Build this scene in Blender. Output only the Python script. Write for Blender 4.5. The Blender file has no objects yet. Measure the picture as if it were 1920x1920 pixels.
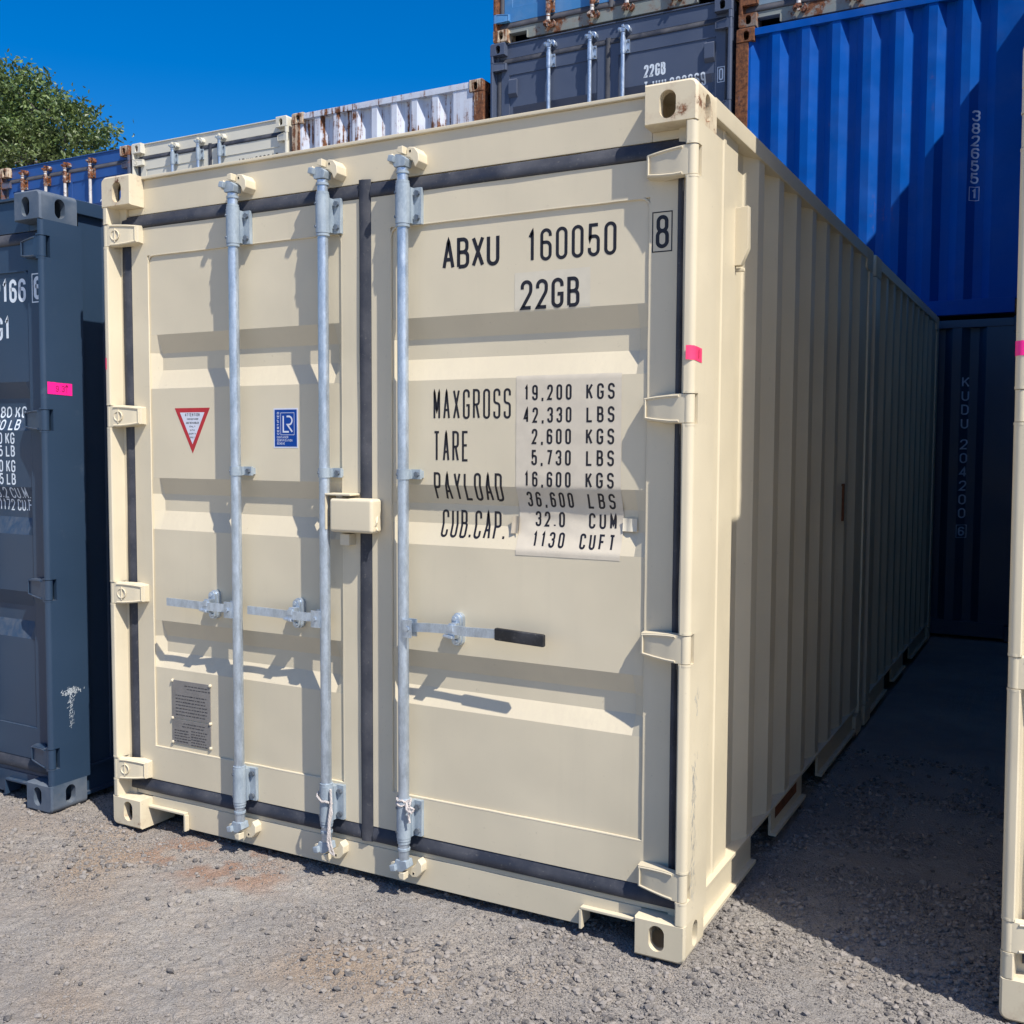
import bpy, bmesh, math, random
import numpy as np
from mathutils import Vector, Matrix

S = bpy.context.scene
COL = S.collection
random.seed(7)
RNG = np.random.default_rng(11)
R = math.radians

# ------------------------------------------------------------------ camera
cam = bpy.data.objects.new('camera', bpy.data.cameras.new('camera'))
COL.objects.link(cam)
yaw, pitch, roll = 0.494024, -0.062868, 0.004664
cy, sy, cp, sp = math.cos(yaw), math.sin(yaw), math.cos(pitch), math.sin(pitch)
fw = Vector((-sy*cp, cy*cp, sp)); rt = Vector((cy, sy, 0)); up = rt.cross(fw)
r2 = rt*math.cos(roll) + up*math.sin(roll); u2 = up*math.cos(roll) - rt*math.sin(roll)
cam.matrix_world = Matrix(((r2.x, u2.x, -fw.x, 3.4033), (r2.y, u2.y, -fw.y, -2.8887), (r2.z, u2.z, -fw.z, 1.5437), (0, 0, 0, 1)))
cam.data.sensor_width = 36; cam.data.lens = 36*1946.2/1920
cam.data.clip_start = 0.05; cam.data.clip_end = 2000
S.camera = cam
S.render.resolution_x = S.render.resolution_y = 1024

# ------------------------------------------------------------------ light
SUN = Vector((0.543, -0.256, 0.80)).normalized()
SUN_EL = math.asin(SUN.z); SUN_AZ = math.atan2(SUN.x, SUN.y)
world = bpy.data.worlds.new("World"); S.world = world; world.use_nodes = True
wn = world.node_tree.nodes; wl = world.node_tree.links
sky = wn.new('ShaderNodeTexSky'); sky.sky_type = 'NISHITA'; sky.sun_disc = False
sky.sun_elevation = SUN_EL; sky.sun_rotation = SUN_AZ
sky.air_density = 1.0; sky.dust_density = 1.2; sky.ozone_density = 6.0
hs = wn.new('ShaderNodeHueSaturation'); hs.inputs['Saturation'].default_value = 1.42; hs.inputs['Hue'].default_value = .507
wl.new(sky.outputs[0], hs.inputs['Color']); wl.new(hs.outputs[0], wn['Background'].inputs[0]); wn['Background'].inputs[1].default_value = 0.087
sun = bpy.data.objects.new('sun', bpy.data.lights.new('sun', 'SUN')); COL.objects.link(sun)
sun.data.energy = 3.85; sun.data.angle = R(0.53); sun.data.color = (1.0, 0.95, 0.86)
sun.rotation_euler = SUN.to_track_quat('Z', 'Y').to_euler()
S.view_settings.view_transform = 'Standard'; S.view_settings.look = 'None'
S.view_settings.exposure = 0.80; S.view_settings.gamma = 1.0
S.render.engine = 'CYCLES'; S.render.filter_size = 1.1
S.cycles.max_bounces = 14; S.cycles.diffuse_bounces = 8; S.cycles.glossy_bounces = 4

# ------------------------------------------------------------------ materials
class NT:
    def __init__(s, name):
        s.m = bpy.data.materials.new(name); s.m.use_nodes = True
        s.n = s.m.node_tree.nodes; s.l = s.m.node_tree.links; s.b = s.n['Principled BSDF']
        s.tc = s.n.new('ShaderNodeTexCoord')
    def noise(s, scale, detail=4, rough=.55, vec=None, sc3=None, off=0):
        mp = s.n.new('ShaderNodeMapping'); mp.inputs['Location'].default_value = (off, off*1.7, off*.6)
        if sc3: mp.inputs['Scale'].default_value = sc3
        s.l.new(vec or s.tc.outputs['Object'], mp.inputs[0])
        t = s.n.new('ShaderNodeTexNoise'); t.inputs['Scale'].default_value = scale
        t.inputs['Detail'].default_value = detail; t.inputs['Roughness'].default_value = rough
        s.l.new(mp.outputs[0], t.inputs['Vector']); return t.outputs[0]
    def voro(s, scale, feature='F1', rnd=1, out='Distance'):
        t = s.n.new('ShaderNodeTexVoronoi'); t.feature = feature; t.inputs['Scale'].default_value = scale
        s.l.new(s.tc.outputs['Object'], t.inputs['Vector']); return t.outputs[out]
    def ramp(s, v, a, b, lo=0., hi=1.):
        m = s.n.new('ShaderNodeMapRange'); m.clamp = True
        for i, x in enumerate((a, b, lo, hi)): m.inputs[i+1].default_value = x
        s.l.new(v, m.inputs[0]); return m.outputs[0]
    def math(s, op, a, b=None):
        m = s.n.new('ShaderNodeMath'); m.operation = op
        for i, x in enumerate((a, b)):
            if x is None: continue
            if isinstance(x, (int, float)): m.inputs[i].default_value = x
            else: s.l.new(x, m.inputs[i])
        return m.outputs[0]
    def mix(s, f, a, b):
        m = s.n.new('ShaderNodeMix'); m.data_type = 'RGBA'
        for sock, x in ((m.inputs[0], f), (m.inputs[6], a), (m.inputs[7], b)):
            if isinstance(x, (int, float)): sock.default_value = x
            elif isinstance(x, tuple): sock.default_value = (*x, 1)
            else: s.l.new(x, sock)
        return m.outputs[2]
    def bump(s, h, dist, strength=1., prev=None):
        b = s.n.new('ShaderNodeBump'); b.inputs['Distance'].default_value = dist; b.inputs['Strength'].default_value = strength
        s.l.new(h, b.inputs['Height'])
        if prev: s.l.new(prev, b.inputs['Normal'])
        return b.outputs[0]
    def out(s, color=None, rough=None, normal=None, metal=None, spec=None):
        for k, x in (('Base Color', color), ('Roughness', rough), ('Normal', normal), ('Metallic', metal), ('Specular IOR Level', spec)):
            if x is None: continue
            if isinstance(x, (int, float)): s.b.inputs[k].default_value = x
            elif isinstance(x, tuple): s.b.inputs[k].default_value = (*x, 1)
            else: s.l.new(x, s.b.inputs[k])
        return s.m

RUST_D, RUST_L = (.055, .020, .011), (.25, .095, .036)
def paint(name, col, rust=0., dirt=.25, rough=.42, wave=.0022, chalk=0., streak=0., off=0., scuff=0., spec=.45):
    t = NT(name)
    v = t.noise(1.7, 5, off=off)
    c = t.mix(t.ramp(v, .3, .75), tuple(x*.90 for x in col), tuple(min(.9, x*1.05) for x in col))
    # soft vertical washed-down dirt
    vs = t.noise(1., 4, .6, sc3=(16, 16, .9), off=off+3)
    c = t.mix(t.ramp(vs, .55, .85, 0, dirt*.55), c, tuple(x*.62+.012 for x in col))
    sp_ = t.noise(60, 3, .7, off=off)
    c = t.mix(t.ramp(sp_, .66, .78, 0, dirt), c, (.16, .12, .075))
    if scuff:
        sc = t.noise(9, 6, .8, off=off+8); s2 = t.noise(1.1, 2, off=off+2)
        c = t.mix(t.math('MULTIPLY', t.ramp(sc, .58, .68), t.ramp(s2, .5, .7, 0, scuff)), c, (.42, .44, .46))
    if chalk:
        ck = t.noise(3.1, 6, .65, off=off+5)
        c = t.mix(t.ramp(ck, .45, .72, 0, chalk), c, tuple(min(.8, x*.55+.22) for x in col))
    rg = t.ramp(v, .3, .8, rough-.07, rough+.12)
    gn = t.n.new('ShaderNodeNewGeometry'); sx = t.n.new('ShaderNodeSeparateXYZ'); t.l.new(gn.outputs['Normal'], sx.inputs[0])
    up_ = t.ramp(sx.outputs['Z'], .22, .42)
    du = t.math('MULTIPLY', up_, t.ramp(t.noise(34, 6, .75, sc3=(1, 1, .45), off=off+7), .42, .62, .05, .75))
    c = t.mix(du, c, tuple(x+(y-x)*(.45 if sum(col) > .9 else .13) for x, y in zip(col, (.50, .43, .33)))); rg = t.math('ADD', rg, t.math('MULTIPLY', du, .35))
    if rust > 0:
        a = t.noise(2.3, 9, .72, off=off+1); b = t.noise(14, 5, .7, off=off+6)
        k = t.math('ADD', t.math('MULTIPLY', a, .7), t.math('MULTIPLY', b, .3))
        if streak:
            st = t.noise(1., 5, .65, sc3=(22, 22, 1.3), off=off+9)
            k = t.math('ADD', t.math('MULTIPLY', k, 1-streak), t.math('MULTIPLY', st, streak))
        th = .70 - .34*rust
        msk = t.ramp(k, th, th+.035)
        halo = t.ramp(k, th-.05, th, 0, .45)
        rc = t.mix(t.ramp(t.noise(30, 4, .7), .35, .7), RUST_D, RUST_L)
        c = t.mix(halo, c, tuple(.6*x+.4*y for x, y in zip(col, RUST_L)))
        c = t.mix(msk, c, rc); rg = t.math('MAXIMUM', rg, t.math('MULTIPLY', msk, .9))
    n = t.bump(t.noise(1.9, 2, off=off+4), wave*9, .5)
    n = t.bump(t.noise(330, 2), .0004, .25, n)
    return t.out(c, rg, n, 0., spec)

CREAM = (.628, .552, .402)
M = {}
M['cream'] = paint('cream container paint', CREAM, rust=0., dirt=.24, rough=.40)
M['cream_worn'] = paint('cream paint on castings with rusty chips', (.62, .54, .385), rust=.38, dirt=.4, rough=.5, off=2)
M['cream_far'] = paint('pale cream container paint', (.63, .60, .50), rust=0., dirt=.2, off=4)
M['navy'] = paint('slate blue container paint', (.024, .047, .086), rust=0., dirt=.08, rough=.38, off=1, scuff=.06)
M['navy_worn'] = paint('scuffed slate blue casting paint', (.060, .086, .125), rust=.05, dirt=.4, rough=.5, chalk=.5, off=6, scuff=.8)
M['slate'] = paint('grey blue container paint', (.070, .088, .135), rust=0., dirt=.12, rough=.42, off=9)
M['royal'] = paint('royal blue container paint', (.001, .074, .35), rust=.15, dirt=.12, rough=.42, wave=.008, chalk=.06, streak=.2, off=3, spec=.08)
M['royal_worn'] = paint('rusted royal blue paint', (.035, .07, .16), rust=.86, dirt=.5, rough=.6, streak=.55, off=5)
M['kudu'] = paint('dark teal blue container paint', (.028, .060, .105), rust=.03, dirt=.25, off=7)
M['white'] = paint('white rust streaked paint', (.56, .60, .68), rust=.49, dirt=.5, rough=.5, streak=.5, off=2.5)
M['white_worn'] = paint('rusted white paint', (.52, .42, .30), rust=.66, dirt=.5, rough=.7, streak=.45, off=8)
M['blue_mid'] = paint('mid blue container paint', (.018, .075, .26), rust=.05, dirt=.3, off=10)
M['blue_mid_worn'] = paint('rusted mid blue paint', (.06, .08, .13), rust=.50, dirt=.5, rough=.65, off=11)
M['sky_blue'] = paint('faded light blue container paint', (.045, .19, .42), rust=.12, dirt=.5, rough=.5, chalk=.35, streak=.4, off=12)
M['sky_worn'] = paint('faded rusty greenish frame paint', (.20, .225, .21), rust=.48, dirt=.8, rough=.65, chalk=.3, off=13)
M['pale_blue'] = paint('weathered pale blue paint', (.16, .24, .31), rust=.22, dirt=.7, rough=.55, chalk=.4, streak=.4, off=14)
M['pale_worn'] = paint('rusty pale frame paint', (.17, .15, .13), rust=.66, dirt=.8, rough=.7, off=15)

def galv(name, a, b, rust=0., metal=.35):
    t = NT(name)
    v = t.noise(38, 4, .7, sc3=(1, 1, .35)); w = t.voro(70, out='Color')
    c = t.mix(t.ramp(v, .38, .64), a, b); c = t.mix(t.ramp(t.noise(190, 3, .7, sc3=(1, 1, .5)), .50, .70, 0, .3), c, tuple(min(.9, x*1.35) for x in b)); c = t.mix(t.ramp(t.noise(11, 5, .7), .55, .75, 0, .45), c, tuple(x*.62 for x in a))
    if rust:
        k = t.noise(9, 7, .75); c = t.mix(t.ramp(k, .66-.3*rust, .72-.3*rust), c, t.mix(t.ramp(t.noise(40), .4, .6), RUST_D, RUST_L))
    n = t.bump(t.noise(160, 3), .0006, .5)
    return t.out(c, t.ramp(v, .3, .7, .30, .46), n, metal)
M['galv'] = galv('galvanised steel', (.38, .44, .51), (.54, .61, .69), metal=.72)
M['zinc'] = galv('grey zinc paint', (.24, .29, .34), (.33, .385, .43), metal=.1)
M['old_bar'] = galv('weathered white locking bar', (.48, .44, .40), (.62, .60, .58), .35, metal=.05)
M['old_rust_bar'] = galv('rusty locking gear', (.36, .30, .25), (.50, .45, .40), .85, metal=0)

def rubber(name, col=(.020, .023, .034)):
    t = NT(name); v = t.noise(7, 5, .65, sc3=(1, 1, 1)); d = t.noise(90, 3, .7)
    c = t.mix(t.ramp(v, .4, .72, 0, .55), col, (.095, .096, .108))
    c = t.mix(t.ramp(d, .6, .75, 0, .4), c, (.2, .19, .17))
    return t.out(c, t.ramp(v, .3, .7, .5, .75), t.bump(d, .0006, .5), 0)
M['rubber'] = rubber('black rubber door seal')
M['rubber_far'] = rubber('weathered rubber seal', (.05, .05, .06))
M['grip'] = rubber('black handle sleeve', (.008, .008, .009))
def flat(name, col, rough=.5, var=.1, spec=.4):
    t = NT(name); v = t.noise(25, 5, .6)
    return t.out(t.mix(t.ramp(v, .3, .75), tuple(x*(1-var) for x in col), tuple(min(1, x*(1+var)) for x in col)), rough, t.bump(t.noise(120, 2), .0003, .3), 0, spec)
M['ink'] = flat('dark blue black lettering vinyl', (.013, .012, .017), .45, .2)
M['white_ink'] = flat('white lettering vinyl', (.62, .68, .74), .45)
M['blue_ink'] = flat('faded white lettering', (.56, .64, .76), .5, .2)
M['sticker'] = flat('greyish white vinyl sheet', (.585, .52, .415), .45, .05)
M['patch'] = flat('pale vinyl patch', (.60, .545, .43), .38, .04)
M['tape_brown'] = flat('torn clear tape', (.42, .36, .27), .3)
M['pink'] = flat('fluorescent pink tape', (.92, .055, .16), .45, .06)
M['magenta'] = flat('fluorescent magenta tape', (.90, .018, .26), .45, .06)
M['marker'] = flat('marker pen', (.12, .005, .02), .6)
M['red'] = flat('red sticker border', (.44, .022, .030), .4)
M['pale'] = flat('white sticker', (.60, .62, .70), .4, .03)
M['lr_blue'] = flat('blue sticker', (.002, .048, .27), .5, .04, .2)
M['plate'] = flat('grey engraved metal plate', (.20, .188, .176), .45, .12)
M['plate_ink'] = flat('engraving', (.05, .048, .05), .5)
M['rope'] = flat('grey white rope', (.46, .42, .40), .9, .25)
M['dark'] = flat('dark unlit steel', (.02, .02, .02), .8)
M['bolt'] = galv('dull bolt steel', (.10, .12, .15), (.20, .23, .27), metal=.5)
M['rust_mark'] = flat('rusty brown marking', (.16, .055, .02), .8, .4)

# ------------------------------------------------------------------ mesh helpers
class MB:
    def __init__(s): s.v = []; s.f = []; s.mi = []; s.cur = 0
    def add(s, vs, fs):
        o = len(s.v); s.v += [tuple(x) for x in vs]; s.f += [tuple(i+o for i in f) for f in fs]; s.mi += [s.cur]*len(fs); return s
    def box(s, x0, x1, y0, y1, z0, z1):
        if x0 > x1: x0, x1 = x1, x0
        if y0 > y1: y0, y1 = y1, y0
        if z0 > z1: z0, z1 = z1, z0
        return s.add([(x0,y0,z0),(x1,y0,z0),(x1,y1,z0),(x0,y1,z0),(x0,y0,z1),(x1,y0,z1),(x1,y1,z1),(x0,y1,z1)],
                     [(0,3,2,1),(4,5,6,7),(0,1,5,4),(1,2,6,5),(2,3,7,6),(3,0,4,7)])
    def prism(s, poly, a0, a1, axis='z'):
        n = len(poly)
        def P(p, a): return {'z': (p[0], p[1], a), 'y': (p[0], a, p[1]), 'x': (a, p[0], p[1])}[axis]
        vs = [P(p, a0) for p in poly] + [P(p, a1) for p in poly]
        fs = [tuple(range(n-1, -1, -1)), tuple(range(n, 2*n))] + [(i, (i+1) % n, n+(i+1) % n, n+i) for i in range(n)]
        return s.add(vs, fs)
    def tube(s, pts, r, n=10, cap=True):
        pts = [Vector(p) for p in pts]; rs = r if isinstance(r, (list, tuple)) else [r]*len(pts)
        t0 = (pts[1]-pts[0]).normalized()
        a = t0.orthogonal().normalized(); vs = []; fs = []
        for i, p in enumerate(pts):
            t = ((pts[min(i+1, len(pts)-1)]-p).normalized() + (p-pts[max(i-1, 0)]).normalized())
            t = t.normalized() if t.length > 1e-6 else t0
            a = (a - t*a.dot(t)).normalized(); b = t.cross(a)
            for k in range(n):
                q = 2*math.pi*k/n; vs.append(p + (a*math.cos(q)+b*math.sin(q))*rs[i])
        for i in range(len(pts)-1):
            for k in range(n):
                fs.append((i*n+k, i*n+(k+1) % n, (i+1)*n+(k+1) % n, (i+1)*n+k))
        if cap:
            fs.append(tuple(range(n-1, -1, -1))); fs.append(tuple((len(pts)-1)*n+k for k in range(n)))
        return s.add(vs, fs)
    def cyl(s, x, y, z0, z1, r, n=20): return s.tube([(x, y, z0), (x, y, z1)], r, n)
    def bolt(s, x, y, z, r=.008, h=.008):   # hex bolt head facing -y
        return s.tube([(x, y, z), (x, y-h, z)], r, 6)
    def ribbon(s, pts, w, t):               # flat bar of vertical height w, thickness t along pts (x,y,z)
        pts = [Vector(p) for p in pts]; vs = []; fs = []
        for i, p in enumerate(pts):
            d = (pts[min(i+1, len(pts)-1)]-pts[max(i-1, 0)]); nrm = Vector((d.y, -d.x, 0)).normalized()
            for sx, sz in ((-1,-1),(1,-1),(1,1),(-1,1)): vs.append(p + nrm*sx*t/2 + Vector((0,0,sz*w/2)))
        for i in range(len(pts)-1):
            for k in range(4): fs.append((i*4+k, i*4+(k+1) % 4, (i+1)*4+(k+1) % 4, (i+1)*4+k))
        fs += [(3,2,1,0), tuple((len(pts)-1)*4+k for k in range(4))]
        return s.add(vs, fs)
    def build(s, name, mat, parent=None, bevel=0., smooth=32, segs=2):
        me = bpy.data.meshes.new(name); me.from_pydata(s.v, [], s.f); me.polygons.foreach_set('material_index', s.mi)
        bm = bmesh.new(); bm.from_mesh(me)
        bmesh.ops.recalc_face_normals(bm, faces=bm.faces)
        if bevel:
            es = [e for e in bm.edges if len(e.link_faces) == 2 and e.calc_face_angle(0) > .5]
            bmesh.ops.bevel(bm, geom=es, offset=bevel, segments=segs, profile=.5, affect='EDGES', clamp_overlap=True)
        bm.to_mesh(me); bm.free()
        me.polygons.foreach_set('use_smooth', [True]*len(me.polygons)); me.set_sharp_from_angle(angle=R(smooth))
        for m_ in (mat if isinstance(mat, (list, tuple)) else [mat]): me.materials.append(M[m_] if isinstance(m_, str) else m_)
        o = bpy.data.objects.new(name, me); COL.objects.link(o)
        if bevel: md = o.modifiers.new('weighted_normal', 'WEIGHTED_NORMAL'); md.keep_sharp = True
        if parent: o.parent = parent
        return o

def thing(name, label, cat, loc=(0,0,0), group=None, rz=0):
    o = bpy.data.objects.new(name, None); COL.objects.link(o); o.location = loc; o.rotation_euler.z = rz
    o.empty_display_size = .2; o['label'] = label; o['category'] = cat
    if group: o['group'] = group
    return o

# ------------------------------------------------------------------ stroke lettering
def rr(x0, y0, x1, y1, r): return [(x0,y0,r),(x0,y1,r),(x1,y1,r),(x1,y0,r),'c']
B = .5
G = {
 '0': [rr(0,0,1,1,B)], 'O': [rr(0,0,1,1,B)], '1': [[(.22,.80,0),(.62,1,0),(.62,0,0)]],
 '2': [[(0,.72,0),(0,1,B),(1,1,B),(1,.60,.25),(0,.0,0),(1,0,0)]],
 '3': [[(0,.78,0),(0,1,B),(1,1,B),(1,.53,.4),(.4,.53,0)],[(.45,.53,0),(1,.53,.4),(1,0,B),(0,0,B),(0,.24,0)]],
 '4': [[(.74,0,0),(.74,1,0),(0,.27,0),(1,.27,0)]],
 '5': [[(.94,1,0),(.10,1,0),(.06,.50,0),(.10,.62,.3),(1,.62,B),(1,0,B),(0,0,B),(0,.24,0)]],
 '6': [[(1,.78,0),(1,1,B),(0,1,B),(0,0,B),(1,0,B),(1,.58,B),(.06,.58,.1)]],
 '7': [[(0,1,0),(1,1,0),(.34,0,0)]], '8': [rr(.06,.53,.94,1,B), rr(0,0,1,.53,B)],
 '9': [[(0,.22,0),(0,0,B),(1,0,B),(1,1,B),(0,1,B),(0,.42,B),(.94,.42,.1)]],
 'A': [[(0,0,0),(.5,1,0),(1,0,0)],[(.17,.30,0),(.83,.30,0)]],
 'B': [[(0,0,0),(0,1,0),(.92,1,.45),(.92,.53,.45),(.08,.53,0)],[(.5,.53,0),(1,.53,.45),(1,0,.45),(0,0,0)]],
 'C': [[(1,.74,0),(1,1,B),(0,1,B),(0,0,B),(1,0,B),(1,.26,0)]],
 'D': [[(0,0,0),(0,1,0),(1,1,B),(1,0,B),(.06,0,0)]],
 'E': [[(1,1,0),(0,1,0),(0,0,0),(1,0,0)],[(0,.53,0),(.85,.53,0)]], 'F': [[(1,1,0),(0,1,0),(0,0,0)],[(0,.53,0),(.82,.53,0)]],
 'G': [[(1,.74,0),(1,1,B),(0,1,B),(0,0,B),(1,0,B),(1,.46,0),(.5,.46,0)]],
 'H': [[(0,0,0),(0,1,0)],[(1,0,0),(1,1,0)],[(0,.52,0),(1,.52,0)]], 'I': [[(.5,0,0),(.5,1,0)]],
 'J': [[(1,1,0),(1,0,B),(0,0,B),(0,.26,0)]],
 'K': [[(0,0,0),(0,1,0)],[(1,1,0),(.06,.40,0)],[(.36,.58,0),(1,0,0)]], 'L': [[(0,1,0),(0,0,0),(1,0,0)]],
 'M': [[(0,0,0),(0,1,0),(.5,.25,0),(1,1,0),(1,0,0)]], 'N': [[(0,0,0),(0,1,0),(1,0,0),(1,1,0)]],
 'P': [[(0,0,0),(0,1,0),(1,1,B),(1,.45,B),(.06,.45,0)]],
 'R': [[(0,0,0),(0,1,0),(1,1,B),(1,.48,B),(.06,.48,0)],[(.5,.48,0),(1,0,0)]],
 'S': [[(1,.78,0),(1,1,B),(0,1,B),(0,.53,.45),(1,.50,.45),(1,0,B),(0,0,B),(0,.22,0)]],
 'T': [[(0,1,0),(1,1,0)],[(.5,1,0),(.5,0,0)]], 'U': [[(0,1,0),(0,0,B),(1,0,B),(1,1,0)]],
 'V': [[(0,1,0),(.5,0,0),(1,1,0)]], 'W': [[(0,1,0),(.25,0,0),(.5,.8,0),(.75,0,0),(1,1,0)]],
 'X': [[(0,0,0),(1,1,0)],[(0,1,0),(1,0,0)]], 'Y': [[(0,1,0),(.5,.48,0),(1,1,0)],[(.5,.48,0),(.5,0,0)]],
 '.': [[(.5,0,0),(.5,.10,0)]], ',': [[(.62,.1,0),(.38,-.14,0)]],
}
NARROW = {'.': .28, ',': .42, 'I': .3, '1': .8}
def fillet(pts, closed):
    n = len(pts); out = []
    for i, (x, y, r) in enumerate(pts):
        p = Vector((x, y))
        if r <= 0 or (not closed and i in (0, n-1)): out.append(p); continue
        a = Vector(pts[i-1][:2])-p; b = Vector(pts[(i+1) % n][:2])-p
        la, lb = a.length, b.length; r = min(r, la*.5 if (closed or i-1 > 0) else la*.98, lb*.5 if (closed or i+1 < n-1) else lb*.98)
        pa, pb = p+a/la*r, p+b/lb*r
        for k in range(8):
            t = k/7; out.append(pa*(1-t)**2*1.0 + p*2*t*(1-t) + pb*t*t) if False else out.append(_arc(pa, p, pb, t))
    return out
def _arc(pa, p, pb, t):   # rational quadratic, close to a circular fillet
    w = .72; b0, b1, b2 = (1-t)**2, 2*t*(1-t)*w, t*t
    return (pa*b0 + p*b1 + pb*b2)/(b0+b1+b2)
class Text:
    """Narrow monoline lettering as strips of quads, laid on a surface by mapfn(u, v, lift)."""
    def __init__(s): s.mb = MB(); s.k = 0; s.done = []
    def stroke(s, pts, w, closed, mapfn, seg=.0045):
        P = []
        n = len(pts)
        for i in range(n if closed else n-1):
            a, b = pts[i], pts[(i+1) % n]; m = max(1, int((b-a).length/seg))
            for j in range(m): P.append(a+(b-a)*j/m)
        if not closed: P.append(pts[-1])
        P = [q for i, q in enumerate(P) if i == 0 or (q-P[i-1]).length > 1e-6]
        n = len(P); vs = []
        s.k += 1; lift = .00003*(s.k % 9)
        for i in range(n):
            a = P[i-1] if (closed or i > 0) else P[i]; c = P[(i+1) % n] if (closed or i < n-1) else P[i]
            d1 = (P[i]-a); d2 = (c-P[i])
            d1 = d1.normalized() if d1.length > 0 else d2.normalized(); d2 = d2.normalized() if d2.length > 0 else d1
            n1 = Vector((-d1.y, d1.x)); n2 = Vector((-d2.y, d2.x)); m = (n1+n2)
            m = m.normalized() if m.length > 1e-4 else n1
            L = w/2/max(.45, m.dot(n1))
            vs += [mapfn(*(P[i]+m*L), lift), mapfn(*(P[i]-m*L), lift)]
        fs = [(2*i, 2*((i+1) % n), 2*((i+1) % n)+1, 2*i+1) for i in range(n if closed else n-1)]
        s.mb.add(vs, fs)
    def write(s, txt, u0, u1, v0, v1, w, mapfn, gap=.42, space=.8):
        """fit txt in the box (outer edges of the strokes)"""
        s.cut()
        v0 += w/2; v1 -= w/2
        tot = 0
        for i, ch in enumerate(txt):
            tot += space if ch == ' ' else NARROW.get(ch, 1.)
            if i < len(txt)-1 and ch != ' ' and txt[i+1] != ' ': tot += gap
        cw = (u1-u0)/tot; x = u0
        for i, ch in enumerate(txt):
            if ch == ' ': x += cw*space; s.cut(); continue
            wd = NARROW.get(ch, 1.)*cw
            wi = max(wd-w, .15*wd); xo = x+(wd-wi)/2
            for st in G[ch]:
                cl = st[-1] == 'c'; q = st[:-1] if cl else st
                sc = [(xo+px*wi, v0+py*(v1-v0), r*min(wi, cw)) for px, py, r in q]
                s.stroke(fillet(sc, cl), w, cl, mapfn)
            x += wd
            if i < len(txt)-1 and txt[i+1] != ' ': x += cw*gap
    def cut(s):
        if s.mb.v: s.done.append(s.mb); s.mb = MB()
    def frame(s, u0, u1, v0, v1, w, mapfn):
        s.cut()
        s.stroke([Vector(p) for p in ((u0,v0),(u0,v1),(u1,v1),(u1,v0))], w, True, mapfn)
    def build(s, name, mat, parent):
        s.cut()
        for mb in s.done: o = mb.build(name, mat, parent)
        return o

# ------------------------------------------------------------------ container builder
W = 2.438
BANDS = [(1.975, 1.905, 1.838, 1.765), (1.414, 1.350, 1.283, 1.210), (.845, .780, .716, .655)]
YF, YP, DEP = .060, .0665, .0285          # door frame plane, panel plane, recess depth
def panel_y(x, z, xl, xr, bands, zs=0.):
    d = 0.
    for a, b, c, e in bands:
        if e < z < a:
            d = 1. if c <= z <= b else ((a-z)/(a-b) if z > b else (z-e)/(c-e))
    sx = max(0., min((x-xl)/.04, (xr-x)/.04, 1.))
    return YP + DEP*min(d, sx)
def door_map(xl, xr, bands, lift0=.0005):
    def f(u, v, lift): return (u, (panel_y(u, v, xl, xr, bands) if xl < u < xr else YF) - lift0 - lift, v)
    return f

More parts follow.
